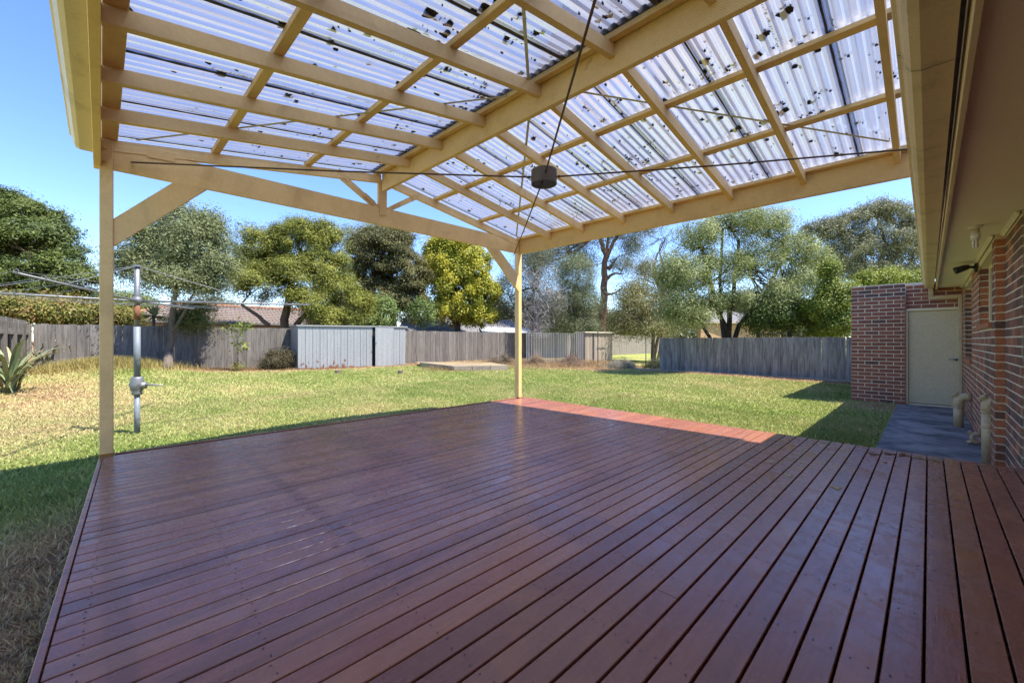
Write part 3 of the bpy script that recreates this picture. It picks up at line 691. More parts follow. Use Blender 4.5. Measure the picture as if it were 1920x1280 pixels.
# ================================================================== HOUSE
house = thing('brick_house', 'dark brick house wall with cream eaves running beside the path', 'house', (0.7, 6.5, -0.40))
WX1, WX2, WX3, YC, YN = 0.475, 0.545, 0.66, 6.54, 5.47     # wall planes and corners
ZT, ZB = 2.13, -0.40
CO, BL, BH, MJ = 0.0858, 0.229, 0.0735, 0.0120
W1 = (6.77, 8.40, 1.235, 2.02); W2 = (9.73, 11.50, 0.71, 2.02)      # windows: y0, y1, sill z, head z
bricks_left = [300]
stuffbricks = MB()
def lay(plane, u0, u1, z0, z1, pos, depth_dir, parent, mats, holes=(), offset=0.0, budget=None, stuff=None, half_ends=False):
    """lay stretcher courses on a plane. plane 'x': wall faces -x at x=pos, u is y; plane 'y': faces -y at y=pos, u is x"""
    r = random.Random(int(abs(u0 * 97 + pos * 13))); out = []
    nz = int((z1 - z0) / CO + 0.02)
    for c in range(nz):
        za = z0 + c * CO; u = u0 - (0.12 if c % 2 else 0.0) + offset
        while u < u1 - 0.02:
            a, b = max(u, u0), min(u + BL, u1); u += BL + MJ
            if b - a < 0.03: continue
            segs = [(a, b)]
            for (h0, h1, hz0, hz1) in holes:
                if za + BH > hz0 and za < hz1:
                    ns = []
                    for (p, q) in segs:
                        if q <= h0 or p >= h1: ns.append((p, q))
                        else:
                            if p < h0 - .02: ns.append((p, h0))
                            if q > h1 + .02: ns.append((h1, q))
                    segs = ns
            for (p, q) in segs: out.append((p, q, za, r.uniform(-.0015, .002)))
    return out
brick_cache = {}
def put_bricks(lst, plane, pos, parent, mats, rr, thick=0.03):
    w = wloc(parent)
    for (p, q, za, jit) in lst:
        m = mats[rr.randrange(len(mats))]; L = round(q - p, 2); key = (L, plane, m.name)
        if key not in brick_cache:
            v, f = chamfer_box(*((thick, L - .001, BH) if plane == 'x' else (L - .001, thick, BH)), 0.003)
            me = mesh_of('brick', MB().raw(v, f)); me.materials.append(m); brick_cache[key] = me
        c = Vector((pos + thick / 2 + jit, (p + q) / 2, za + BH / 2)) if plane == 'x' else Vector(((p + q) / 2, pos + thick / 2 + jit, za + BH / 2))
        link('brick', brick_cache[key], None, parent, c - w)
def stuff_bricks(lst, plane, pos, mb, thick=0.03):
    for (p, q, za, jit) in lst:
        if plane == 'x': mb.box(pos + jit, pos + jit + thick, p, q, za, za + BH, 0.003)
        else: mb.box(p, q, pos + jit, pos + jit + thick, za, za + BH, 0.003)
rr = random.Random(5)
# mortar bodies
wn_ = build('wall', MB().box(WX2, WX2 + .25, YN, YC + .02, ZB - .2, ZT, .001), M['mortar'], house, loc=(WX2, 6, 0))
body = MB()
body.box(WX1, WX1 + 0.30, YC, W1[0], ZB - .2, ZT, .001).box(WX1, WX1 + .30, W1[1], W2[0], ZB - .2, ZT, .001).box(WX1, WX1 + .30, W2[1], 12.42, ZB - .2, ZT, .001)
body.box(WX1, WX1 + .30, W1[0], W1[1], ZB - .2, W1[2] - .075, .001).box(WX1, WX1 + .30, W2[0], W2[1], ZB - .2, W2[2] - .075, .001)
body.box(WX1, WX1 + .30, W1[0], W1[1], W1[3], ZT, .001).box(WX1, WX1 + .30, W2[0], W2[1], W2[3], ZT, .001)
wf_ = build('wall', body, M['mortar'], house, loc=(WX1, 9, 0))
build('wall', MB().box(WX3, WX3 + .25, -2.5, YN, ZB - .2, ZT, .001), M['brickdark'], house, loc=(WX3, 2, 0))
# near wall section and its return, corner return and reveals: single bricks; far face of the long wall: the 300 that show largest, the rest joined
near = lay('x', YN, YC, ZB, ZT, WX2, 1, house, None)
put_bricks(near, 'x', WX2 - .003, wn_, [M['brickdark']], rr)
cor = lay('y', WX1 + 0.004, WX2 + 0.0, ZB, ZT, YC, 1, house, None)
put_bricks(cor, 'y', YC - .004, wf_, [M['brickdark'], M['brickorange']], rr)
rev1 = lay('y', WX1 + .004, WX1 + .085, W1[2], W1[3], W1[1], 1, house, None); rev2 = lay('y', WX1 + .004, WX1 + .085, W2[2], W2[3], W2[1], 1, house, None)
put_bricks(rev1, 'y', W1[1] - .003, wf_, [M['brickdark'], M['brickorange']], rr); put_bricks(rev2, 'y', W2[1] - .003, wf_, [M['brickdark']], rr)
far = lay('x', YC, 12.30, ZB, ZT, WX1, 1, house, None, holes=[(W1[0], W1[1], W1[2] - .075, W1[3]), (W2[0], W2[1], W2[2] - .075, W2[3])])
far.sort(key=lambda t: t[0])
nb = max(0, 300 - len(near) - len(cor) - len(rev1) - len(rev2))
put_bricks(far[:nb], 'x', WX1 - .003, wf_, [M['brickdark']], rr)
sb = [MB(), MB(), MB()]
for t in far[nb:]: stuff_bricks([t], 'x', WX1 - .003, sb[rr.choice((0, 0, 0, 1, 2))])
for mb, m in zip(sb, ('brickdark', 'brickred', 'brickorange')):
    tag(build('bricks', mb, M[m], wf_), kind='stuff')
def window(wd):
    y0, y1, z0, z1 = wd; xw = WX1 + 0.085; f = build('window', MB().box(xw, xw + .05, y0, y0 + .05, z0, z1).box(xw, xw + .05, y1 - .05, y1, z0, z1).box(xw, xw + .05, y0 + .05, y1 - .05, z0, z0 + .05).box(xw, xw + .05, y0 + .05, y1 - .05, z1 - .05, z1).box(xw + .002, xw + .04, (y0 + y1) / 2 - .02, (y0 + y1) / 2 + .02, z0 + .05, z1 - .05), M['fascia'], house, loc=(xw, (y0 + y1) / 2, z0))
    build('pane', MB().box(xw + .02, xw + .026, y0 + .05, y1 - .05, z0 + .05, z1 - .05, .0005), M['glass'], f)
    n = int((y1 - y0) / CO)
    for i in range(n):
        ya = y0 + (y1 - y0) * i / n; mb = MB()
        mb.raw([(WX1 - .03, ya + .004, z0 - .075), (WX1 - .03, ya + .08, z0 - .075), (xw + .01, ya + .08, z0 - .06), (xw + .01, ya + .004, z0 - .06), (WX1 - .03, ya + .004, z0 - .018), (WX1 - .03, ya + .08, z0 - .018), (xw + .01, ya + .08, z0 + .008), (xw + .01, ya + .004, z0 + .008)],
               [[3, 2, 1, 0], [4, 5, 6, 7], [0, 1, 5, 4], [1, 2, 6, 5], [2, 3, 7, 6], [3, 0, 4, 7]])
        build('sill_brick', mb, M['brickorange'], f, loc=(WX1, ya, z0))
window(W1); window(W2)
# eaves
build('soffit', MB().box(0.122, 0.70, -2.5, 3.2, ZT, ZT + .008, .001).box(0.122, 0.70, 3.204, 7.4, ZT, ZT + .008, .001).box(0.122, 0.70, 7.404, 12.40, ZT, ZT + .008, .001), M['soffit'], house, loc=(.4, 5, ZT))
build('fascia_board', MB().box(0.098, 0.122, -2.5, 5.9, 2.085, 2.30, .003).box(0.096, 0.120, 5.9, 12.39, 2.085, 2.30, .003), M['fascia'], house, loc=(.11, 5, 2.2))
quad_gutter('gutter', -2.5, 12.38, lambda a: 0.072, -1.26, 2.135, house, M['gutter'], along='y')
for yy in (1.35, 2.35, 3.35, 4.35, 5.9, 7.4, 8.9, 10.4, 11.6):
    mb = MB(); pr = [(0.070, 0.0), (-0.0225, 0.0), (-0.0515, 0.012), (-0.069, 0.04), (-0.073, 0.075), (-0.082, 0.094), (-0.094, 0.098)]
    for i, (u, z) in enumerate(pr):
        mb.v += [(u - (.0015 if i > 1 else 0), yy + .10 * i / 6 * 0, 2.135 + z - .0015), (u - (.0015 if i > 1 else 0), yy + .004, 2.135 + z - .0015)]
    mb.f += [[2 * i, 2 * i + 1, 2 * i + 3, 2 * i + 2] for i in range(len(pr) - 1)]
    build('gutter_joint', mb, M['dark'], house)
# quad moulding where the soffit meets the brickwork
for (xa, ya, yb) in ((WX2, YN, YC - .01), (WX1, YC, 12.38)):
    build('cover_strip', MB().prism([(xa - .012, ZT - .034), (xa - .036, ZT - .010), (xa - .036, ZT - .001), (xa - .012, ZT - .001)], 1, ya, yb), M['trimwhite'], house)
# house roof above the eaves (tiled slope, seen only in what it shades)
roof = build('roof', MB().raw([(0.0, -2.5, 2.30), (5.5, -2.5, 4.55), (5.5, 12.4, 4.55), (0.0, 12.4, 2.30), (0.1, -2.5, 2.26), (5.5, -2.5, 4.47), (5.5, 12.4, 4.47), (0.1, 12.4, 2.26), (11, -2.5, 2.3), (11, 12.4, 2.3)],
     [[0, 1, 2, 3], [7, 6, 5, 4], [1, 8, 9, 2]]), M['tile'], house)
# downpipe: gutter end, across over the door, down in the corner
mb = MB(); dy = 12.27
mb.box(-0.01, 0.065, dy - .03, dy + .02, 1.965, 2.134, .006)
mb.box(-0.01, 0.412, dy - .031, dy + .021, 1.89, 1.964, .006)
mb.box(0.413, 0.468, dy - .03, dy + .02, -0.384, 1.962, .006)
dp = build('downpipe', mb, M['pvc'], house, loc=(.44, dy, 0))
build('pipe_clip', MB().box(0.408, 0.473, dy - .034, dy + .022, 1.17, 1.19, .001), M['pvc'], dp)

# eave lamp holder with a bare compact tube
lp_ = onz(1829, 424, ZT)
lam = thing('eave_light', 'white ceiling lamp holder with bare tube bulb under the eave', 'light', (lp_.x, lp_.y, ZT))
build('lamp_base', MB().tube([lp_ + Vector((0, 0, -.001)), lp_ + Vector((0, 0, -.012)), lp_ + Vector((0, 0, -.024))], [.052, .05, .03], 20), M['whiteplastic'], lam, True)
build('lamp_socket', MB().tube([lp_ + Vector((0, 0, -.02)), lp_ + Vector((0, 0, -.075)), lp_ + Vector((0, 0, -.078)), lp_ + Vector((0, 0, -.13))], [.03, .028, .034, .031], 20), M['whiteplastic'], lam, True)
for i in range(4):
    a = i * 1.5708 + .4; c = lp_ + Vector((.014 * math.cos(a), .014 * math.sin(a), 0))
    build('bulb_tube', MB().tube([c + Vector((0, 0, -.125)), c + Vector((0, 0, -.205)), c + Vector((0, 0, -.21))], [.0085, .0085, .004], 8), M['whiteplastic'], lam, True)
# twin sensor floodlight on the wall pier
sp_ = onx(1834, 505, WX1)
sen = thing('sensor_light', 'black sensor floodlight on the brick pier below the eave', 'light', (WX1, sp_.y, 2.02))
build('mount_plate', MB().box(WX1 - .035, WX1 - .007, sp_.y - .05, sp_.y + .05, 1.98, 2.10, .006), M['dark'], sen)
build('arm', MB().tube([(WX1 - .03, sp_.y, 2.05), (WX1 - .10, sp_.y - .02, 2.06)], .018, 10), M['dark'], sen, True)
build('lamp_head', MB().tube([(WX1 - .085, sp_.y - .02, 2.065), (WX1 - .13, sp_.y - .03, 2.05), (WX1 - .21, sp_.y - .05, 2.02), (WX1 - .225, sp_.y - .052, 2.015)], [.03, .042, .05, .046], 14), M['dark'], sen, True)
build('lamp_head', MB().tube([(WX1 - .08, sp_.y + .08, 2.07), (WX1 - .12, sp_.y + .10, 2.065), (WX1 - .17, sp_.y + .12, 2.05)], [.025, .04, .042], 14), M['dark'], sen, True)

# waste pipes at the wall
def pipe_bend(name, label, base, zt, rad, reach, cap_dir, seed):
    t = thing(name, label, 'pipe', base); x, y, z = base
    ptop = Vector((x, y, zt - rad * 1.6)); n = 7; arc = []
    for i in range(n + 1):
        a = math.pi / 2 * i / n; arc.append(Vector((x + rad * 1.6 * (1 - math.cos(a)), y, zt - rad * 1.6 + rad * 1.6 * math.sin(a))))
    build('riser', MB().tube([(x, y, z), ptop - Vector((0, 0, rad * .2))], rad, 20), M['pvc'], t, True)
    build('elbow', MB().tube([ptop - Vector((0, 0, rad * 1.4))] + arc + [arc[-1] + Vector((rad * .8, 0, 0))], rad * 1.10, 20), M['pvc'], t, True)
    build('branch', MB().tube([arc[-1] + Vector((rad * .5, 0, 0)), Vector((x + reach, y, arc[-1].z))], rad * .98 if reach > .1 else rad, 20), M['pvc'], t, True)
    c = arc[3]; d = Vector((-0.72, 0, 0.7))
    cp = build('access_cap', MB().tube([c, c + d * rad * 1.35, c + d * rad * 1.36, c + d * rad * 1.75], [rad * .72, rad * .72, rad * .95, rad * .95], 18), M['pvc'], t, False)
    build('collar', MB().tube([ptop - Vector((0, 0, rad * 1.5)), ptop - Vector((0, 0, rad * 1.1))], rad * 1.16, 20), M['pvc'], t, True)
    return t
b1 = onz(1797, 800, -0.385); b2 = onz(1852.5, 874, -0.392)
pipe_bend('waste_pipe', 'stout cream waste pipe with angled cap rising from the path', (b1.x, b1.y, -0.386), onx(1797, 743, b1.x).z, 0.058, WX1 - b1.x, 1, 0)
t2 = pipe_bend('waste_pipe', 'tall cream waste pipe standing between the deck end and the wall', (b2.x, b2.y, -0.393), 0.36, 0.050, max(.12, WX2 - b2.x), 1, 0)
build('pipe_clip', MB().tube([(b2.x, b2.y, 0.045), (b2.x, b2.y, 0.06)], .056, 16), M['pvc'], t2)
p3 = onz(1823, 833, -0.385)
t3 = thing('trap_pipe', 'small cream trap pipe bent double low on the brick wall', 'pipe', (p3.x, p3.y, -0.385))
zs = onx(1823, 815, p3.x).z
mb = MB(); mb.tube([(WX1, p3.y, zs + .02), (p3.x + .03, p3.y, zs + .02), (p3.x + .005, p3.y, zs + .01), (p3.x, p3.y, zs - .02), (p3.x, p3.y, -0.33), (p3.x + .02, p3.y, -0.345), (WX1, p3.y, -0.345)], .026, 14)
build('bent_pipe', mb, M['pvc'], t3, True)
build('end_cap', MB().tube([(p3.x - .005, p3.y, zs + .02), (p3.x - .03, p3.y, zs + .045)], .026, 14), M['pvc'], t3); build('end_cap', MB().tube([(p3.x - .005, p3.y, -0.345), (p3.x - .045, p3.y, -0.365)], .024, 14), M['pvc'], t3)

# ================================================================== GARAGE
gar = thing('garage', 'flat roofed red brick garage at the end of the path', 'garage', (-0.4, 14.5, -0.40))
GX0, GX1, GY, GYD, GT = -1.262, -0.362, 12.27, 12.36, 2.30
pier = build('wall', MB().box(GX0, GX1, GY + .002, GY + .25, ZB - .2, GT - .02, .001), M['mortar'], gar, loc=(-.8, GY, 0))
gb = lay('y', GX0, GX1, ZB + .01, GT + .01, GY, 1, gar, None)
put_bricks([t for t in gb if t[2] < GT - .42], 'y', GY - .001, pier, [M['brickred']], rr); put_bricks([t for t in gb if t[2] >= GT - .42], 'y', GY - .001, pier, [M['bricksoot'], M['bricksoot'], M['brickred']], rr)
DX_0, DX_1, DTOP = -0.315, 0.445, 1.66
lint = build('wall', MB().box(GX1, 0.60, GYD + .002, GYD + .2, DTOP + .055, GT - .02, .001), M['mortar'], gar, loc=(0, GYD, 2))
lb = lay('y', GX1 + .012, 0.47, DTOP + .06, GT, GYD, 1, gar, None)
put_bricks(lb, 'y', GYD - .001, lint, [M['brickred']], rr)
build('wall', MB().box(GX0 + .004, GX0 + .23, GY + .252, 18.4, ZB - .2, GT - .03, .002).box(.475, .7, GYD + .2, 18.4, ZB - .2, GT - .03, .002).box(GX0 + .23, .475, 18.2, 18.38, ZB - .2, GT - .03, .002), M['brickred'], gar, loc=(-.4, 15, 0))
build('roof', MB().box(GX0 + .01, .69, GY + .26, 18.39, GT - .028, GT - .005, .002), M['grey_roof'], gar, loc=(-.4, 15, GT))
fr = build('door_frame', MB().box(GX1 + .002, DX_0 - .002, GYD - .03, GYD + .10, ZB + .02, DTOP, .004).box(GX1 + .002, 0.47, GYD - .031, GYD + .10, DTOP + .002, DTOP + .052, .004).box(DX_0, .44, GYD - .02, GYD + .1, ZB + .005, ZB + .04, .004), M['fascia'], gar, loc=(0, GYD, 0))
dr = build('door', MB().box(DX_0, DX_1, GYD + .012, GYD + .05, ZB + .055, DTOP - .004, .003), M['door'], gar, loc=(0, GYD, .6))
hp = ony(1793, 674, GYD)
build('handle', MB().tube([(hp.x, GYD + .014, hp.z), (hp.x, GYD - .012, hp.z)], [.028, .026], 16).tube([(hp.x, GYD - .005, hp.z), (hp.x, GYD - .045, hp.z)], .011, 10).tube([(hp.x + .005, GYD - .045, hp.z), (hp.x - .11, GYD - .045, hp.z + .004)], .0095, 8), M['galv'], dr, True)

# ================================================================== FENCES
def paling_fence(name, label, axis, pos, u0, u1, top, pw, mat, face, group=None, single=True, jag=0.012, gzf=None, clip_round=False):
    """axis 'y': fence runs along y at x=pos, palings on the side 'face' (+1/-1) of the rails"""
    r = random.Random(int(abs(u0 * 31 + pos * 7))); mid = (u0 + u1) / 2
    base = (pos, mid, gz(pos, mid)) if axis == 'y' else (mid, pos, gz(mid, pos))
    t = thing(name, label, 'fence', base, group); cache_ = {}; joined = MB(); u = u0
    def P(u, off, z): return (pos + off, u, z) if axis == 'y' else (u, pos + off, z)
    while u < u1:
        g = gz(*P(u + pw / 2, 0, 0)[:2]) - 0.03; h = round(top - g + r.uniform(-jag, jag), 2); v = r.randrange(3)
        key = (h, v)
        if key not in cache_:
            cz = [(-.5, 0), (.5, 0), (.5, 1), (-.5, 1)]; mb = MB(); bend = (v - 1) * 0.006
            w = pw + 0.004 - 0.002 * v
            vv, ff = chamfer_box(*((0.014, w, h) if axis == 'y' else (w, 0.014, h)), 0.002)
            vv = [(p[0] + (bend * p[2] if axis == 'x' else 0), p[1] + (bend * p[2] if axis == 'y' else 0), p[2] + h / 2) for p in vv]
            cache_[key] = (vv, ff); 
            if single:
                me = mesh_of('paling', MB().raw(vv, ff)); me.materials.append(mat); cache_[key] = me
        c = Vector(P(u + pw / 2, face * (0.016 if int(round((u - u0) / pw)) % 2 else 0.026) + r.uniform(-.003, .003), g))
        if single:
            o = link('paling', cache_[key], None, t, c - wloc(t)); 
            o.rotation_euler = (r.uniform(-.006, .006), 0, r.uniform(-.03, .03)) if axis == 'y' else (0, r.uniform(-.006, .006), r.uniform(-.03, .03))
        else:
            vv, ff = cache_[key]; joined.raw([(p[0] + c.x, p[1] + c.y, p[2] + c.z) for p in vv], ff)
        u += pw
    if not single: tag(build('palings', joined, mat, t), kind='stuff')
    for zz in (top - 0.32, top - 1.25):
        a, b = P(u0, -face * .028, zz), P(u1, -face * .028, zz); build('rail', MB().bar(a, b, .04, .075, .003), mat, t)
    return t, P
rear, _ = paling_fence('paling_fence', 'long weathered grey paling fence behind the steel shed', 'y', -19.0, -2.30, 21.0, 1.53, 0.150, M['paling'], 1)
paling_fence('paling_fence', 'pale sunlit paling fence across the far yard beyond the cream locker', 'y', -19.2, 21.05, 46.0, 1.50, 0.150, M['palingpale'], 1, single=False)
rf, _ = paling_fence('paling_fence', 'low grey-blue paling fence joining the brick garage', 'x', 17.55, -8.55, -1.27, 1.13, 0.165, M['palingblue'], -1, jag=0.006)
lf, P_ = paling_fence('paling_fence', 'side paling fence showing its posts and rails behind the strap leaved plants', 'x', -2.42, -19.0, -12.6, 1.62, 0.150, M['paling'], -1, jag=0.01)
for X in (-18.6, -17.7, -16.6, -15.5, -14.2, -13.0):
    build('post', MB().box(X - .05, X + .05, -2.385, -2.29, gz(X, -2.3) - .1, 1.50, .006), M['paling'], lf, loc=(X, -2.34, .6))
for zz in (1.18, 0.42):
    build('rail', MB().box(-18.95, -12.6, -2.374, -2.33, zz, zz + .085, .004), M['paling'], lf, loc=(-16, -2.35, zz))

# ================================================================== STEEL SHED
SXF = -17.8; sy0, sy1 = onx(558, 640, SXF).y, onx(760, 640, SXF).y
sz0 = -0.17; szL = onx(556, 609, SXF).z; szR = onx(765, 612, SXF).z
shed = thing('garden_shed', 'grey steel garden shed with its narrow door ajar', 'shed', (SXF - .6, (sy0 + sy1) / 2, sz0))
def ribbed(name, x, ya, yb, z0, z1f, mat, par, npan, depth=.012):
    for i in range(npan):
        a, b = ya + (yb - ya) * i / npan, ya + (yb - ya) * (i + 1) / npan; w = b - a
        pr = [(a + .002, -.004), (a + .012, depth), (a + .03, depth), (a + .04, 0), (a + w * .52, 0), (a + w * .55, depth * .6), (a + w * .6, depth * .6), (a + w * .63, 0), (b - .002, 0)]
        mb = MB()
        for (y, d) in pr: mb.v += [(x + d, y, z0), (x + d, y, z1f(y))]
        mb.f = [[2 * k, 2 * k + 2, 2 * k + 3, 2 * k + 1] for k in range(len(pr) - 1)]
        build('wall_panel', mb, mat, par, loc=(x, (a + b) / 2, z0))
ztop = lambda y: szL + (szR - szL) * (y - sy0) / (sy1 - sy0) - 0.045
yd0, yd1 = onx(701, 640, SXF).y, onx(737, 640, SXF).y
ribbed('wall', SXF, sy0, yd0 - .07, sz0, ztop, M['shed'], shed, 11); ribbed('wall', SXF, yd1 + .03, sy1, sz0, ztop, M['shed'], shed, 2)
build('wall', MB().box(SXF - 1.05, SXF - .02, sy0 + .01, sy0 + .03, sz0, szL - .05, .002).box(SXF - 1.05, SXF - .02, sy1 - .03, sy1 - .01, sz0, szR - .05, .002).box(SXF - 1.05, SXF - 1.03, sy0 + .03, sy1 - .03, sz0, szR - .06, .002), M['shed'], shed)
build('doorway_shade', MB().box(SXF - .05, SXF - .03, yd0 - .07, yd1 + .03, sz0, ztop(yd0), .001), M['dark'], shed)  # near-black panel stands in for the shade behind the open door
sr = build('roof', MB().prism([(sy0 - .06, szL - .045), (sy1 + .1, szR - .045), (sy1 + .1, szR), (sy0 - .06, szL)], 0, SXF - 1.1, SXF + .06), M['shedroof'], shed, loc=(SXF, sy0, szL))
mb = MB(); n = 7
for i in range(n + 1):
    y = yd0 + (yd1 - yd0) * i / n; mb.v += [(SXF + .06 + (.014 if i % 2 else 0) + .10 * (1 - i / n), y, sz0 - .06), (SXF + .06 + (.014 if i % 2 else 0) + .10 * (1 - i / n), y, ztop(y) - .03)]
mb.f = [[2 * k, 2 * k + 2, 2 * k + 3, 2 * k + 1] for k in range(n)]
sdoor = build('door', mb, M['shed'], shed, loc=(SXF + .1, yd0, sz0))
build('handle', MB().tube([(SXF + .17, yd0 + .05, 0.90), (SXF + .20, yd0 + .05, 0.90), (SXF + .20, yd0 - .03, .90)], .012, 8), M['dark'], sdoor)
build('door_stile', MB().box(SXF + .012, SXF + .03, yd1 + .002, yd1 + .028, sz0, ztop(yd1), .002), M['rust'], shed)
r = random.Random(9); mb = MB()
y = sy0 + .03
while y < sy0 + (sy1 - sy0) * .50:       # ragged rust eating up from the foot of the wall
    f = (y - sy0) / (sy1 - sy0); w = r.uniform(.03, .10); h = (.05 + .17 * r.random() ** 2) * (1 if f < .42 else .5)
    top = [(y + w * k / 4, sz0 + h * r.uniform(.55, 1.1)) for k in range(5)]
    mb.prism([(y, sz0 - .01), (y + w, sz0 - .01)] + top[::-1], 0, SXF + .0125, SXF + .0140); y += w + (r.uniform(.02, .16) if r.random() < .35 else .001)
for i in range(10):
    y = sy0 + .1 + (sy1 - sy0) * .38 * r.random(); z = sz0 + r.uniform(.18, .34); q = r.uniform(.015, .05); n = 9; k = [r.uniform(.5, 1.2) for _ in range(n)]
    mb.prism([(y + q * k[j] * math.cos(6.283 * j / n), z + q * k[j] * math.sin(6.283 * j / n)) for j in range(n)], 0, SXF + .0125, SXF + .0142)
tag(build('rust_flakes', mb, M['rust'], shed), kind='stuff')

# cream steel locker in the far corner
c0, c1 = at(1097, 678, 23.2), at(1148, 678, 24.4); c0.z = c1.z = gz(c0.x, c0.y)
lk = thing('steel_locker', 'narrow cream steel garden locker with flat white top', 'locker', (c0.x, c0.y, c0.z))
dd = (c1 - c0); L = dd.length; dd.normalize(); nn = Vector((dd.y, -dd.x, 0)); LH = 1.72
mb = MB(); k = 14
for i in range(k + 1):
    p = c0 + dd * (L * i / k) + nn * (.03 if i % 2 else 0); mb.v += [tuple(p), tuple(p + Vector((0, 0, LH)))]
mb.f = [[2 * i, 2 * i + 2, 2 * i + 3, 2 * i + 1] for i in range(k)]
build('front_panel', mb, M['creamsteel'], lk)
mb = MB().bar(c0 - nn * .4 + Vector((0, 0, LH / 2)), c1 - nn * .4 + Vector((0, 0, LH / 2)), .74, LH - .01, .003); build('body', mb, M['creamsteel'], lk)
build('top', MB().bar(c0 - dd * .08 - nn * .36 + Vector((0, 0, LH + .04)), c1 + dd * .08 - nn * .36 + Vector((0, 0, LH + .04)), .95, .06, .005), M['trimwhite'], lk)
build('latch_bar', MB().bar(c0 + dd * (L * .42) + nn * .045 + Vector((0, 0, .85)), c0 + dd * (L * .72) + nn * .045 + Vector((0, 0, .85)), .02, .05, .002), M['galv'], lk)
build('door_edge', MB().bar(c0 + dd * (L * .28) + nn * .04, c0 + dd * (L * .28) + nn * .04 + Vector((0, 0, LH)), .09, .02, .002, (0, 1, 0)), M['galv'], lk)
# wire mesh trellis
m0, m1 = at(987, 682, 20.6), at(1093, 680, 22.6); m0.z = m1.z = gz(m0.x, m0.y)
tr = thing('wire_trellis', 'square wire mesh panels with dry stems beside the cream locker', 'trellis', (m0.x, m0.y, m0.z)); mb = MB()
for i in range(25): p = m0.lerp(m1, i / 24); mb.tube([p, p + Vector((0, 0, 1.66))], .009, 4, False)
for j in range(15): z = .06 + 1.58 * j / 14; mb.tube([m0 + Vector((0, 0, z)), m1 + Vector((0, 0, z))], .009, 4, False)
M['wire'] = stained('pale_wire', (0.5, 0.5, 0.48), (0.35, 0.35, 0.34), 0.5, 9, 60, (1, 1, 1), 0.5, 0.1, 0.001, 0.0)
tag(build('wire_grid', mb, M['wire'], tr), kind='stuff')
for f in (0.02, .5, .98): p = m0.lerp(m1, f); build('post', MB().tube([p, p + Vector((0, 0, 1.75))], .022, 8), M['galv'], tr)
# thin pickets
for (px, yb, yt, d, lab) in ((1121, 688, 622, 20.5, 'thin dark metal picket in front of the cream locker'), (1211, 690, 626, 19.6, 'thin dark stake in the dry bed beside the end of the grey-blue fence')):
    p = at(px, yb, d); p.z = gz(p.x, p.y); h = at(px, yt, d).z - p.z
    tag(build('picket', MB().tube([p, p + Vector((0, 0, h / 2)), p + Vector((0, 0, h))], [.022, .02, .02], 6).tube([p + Vector((0, 0, h - .02)), p + Vector((0, 0, h))], .028, 6), M['post'], None, loc=p), lab, 'stake')

# raised garden bed
b0, b1, b2 = onz(788, 687, -.19), onz(850, 692, -.19), onz(952, 690, -.19)
for q in (b0, b1, b2): q.z = gz(q.x, q.y)
bed = thing('raised_bed', 'low raised garden bed edged with grey timber sleepers', 'garden bed', tuple(b1))
for (a, b) in ((b0, b1), (b1, b2)):
    n = 1 if a is b0 else 3
    for i in range(n):
        p, q = a.lerp(b, i / n + .004), a.lerp(b, (i + 1) / n - .004); build('sleeper', MB().bar(p + Vector((0, 0, .11)), q + Vector((0, 0, .11)), .07, .22, .006), M['sleeper'], bed, loc=(p + q) / 2)
back = Vector((-2.2, .9, 0)); mb = MB(); poly = [b0, b1, b2, b2 + back, b0 + back * .7]
mb.raw([(p.x, p.y, -.06) for p in poly], [[0, 1, 2, 3, 4]]); 
M['straw'] = stained('straw_mulch', (0.33, 0.25, 0.14), (0.2, 0.14, 0.08), 0.95, 6, 50, (1, 1, 1), 0.7, 0.9, 0.03, 0.0)
build('straw_mulch', mb, M['straw'], bed)
# two cut stumps in the lawn
for (px, py, lab) in ((633, 698, 'small sawn stump in the lawn before the shed wall'), (751, 697, 'small sawn stump in the lawn below the shed door')):
    p = onz(px, py, -.19); p.z = gz(p.x, p.y); r = random.Random(px); mb = MB()
    mb.tube([p - Vector((0, 0, .05)), p + Vector((0, 0, .05)), p + Vector((.01, 0, .11))], [.12, .10, .095], 12); tag(build('tree_stump', mb, M['bark'], None, loc=p), lab, 'stump')

# ================================================================== CLOTHES HOIST
hb = onz(257, 812, -0.345); hz_ = gz(hb.x, hb.y); hb.z = hz_
ho = thing('clothes_hoist', 'galvanised rotary clothes hoist standing on the lawn', 'clothes line', tuple(hb))
def Z(v): return Vector((hb.x, hb.y, v))
zarm = 1.60
M['pole'] = stained('blue_grey_galvanised_pole', (0.20, 0.225, 0.25), (0.14, 0.15, 0.16), 0.6, 5, 60, (1, 1, 1), 0.6, 0.15, 0.001, 0.0, metal=0.15)
build('lower_pole', MB().tube([Z(hz_ - .05), Z(0.24)], .034, 16), M['pole'], ho, True)
build('upper_pole', MB().tube([Z(0.45), Z(1.22)], .039, 16), M['pole'], ho, True)
build('inner_pole', MB().tube([Z(1.20), Z(2.11)], .033, 16), M['galv'], ho, True)
build('rust_band', MB().tube([Z(1.32), Z(1.54)], .0345, 16), M['rust'], ho, True)
gb_ = build('gear_case', MB().tube([Z(.22), Z(.24), Z(.26), Z(.30), Z(.38), Z(.44), Z(.47), Z(.485)], [.05, .066, .055, .075, .09, .07, .07, .06], 16).tube([Z(.36) + Vector((0.02, 0, 0)), Z(.36) + Vector((.06, .10, 0))], .05, 12), M['galv'], ho, True)
sd_ = Vector((CS, SN, 0))              # crank points along the picture's right
build('crank', MB().tube([Z(.37) + sd_ * .05, Z(.37) + sd_ * .16, Z(.36) + sd_ * .38], [.018, .012, .010], 10), M['galv'], gb_, True)
build('collar', MB().tube([Z(1.56), Z(1.57), Z(1.65), Z(1.66)], [.04, .055, .055, .04], 16), M['galv'], ho, True)
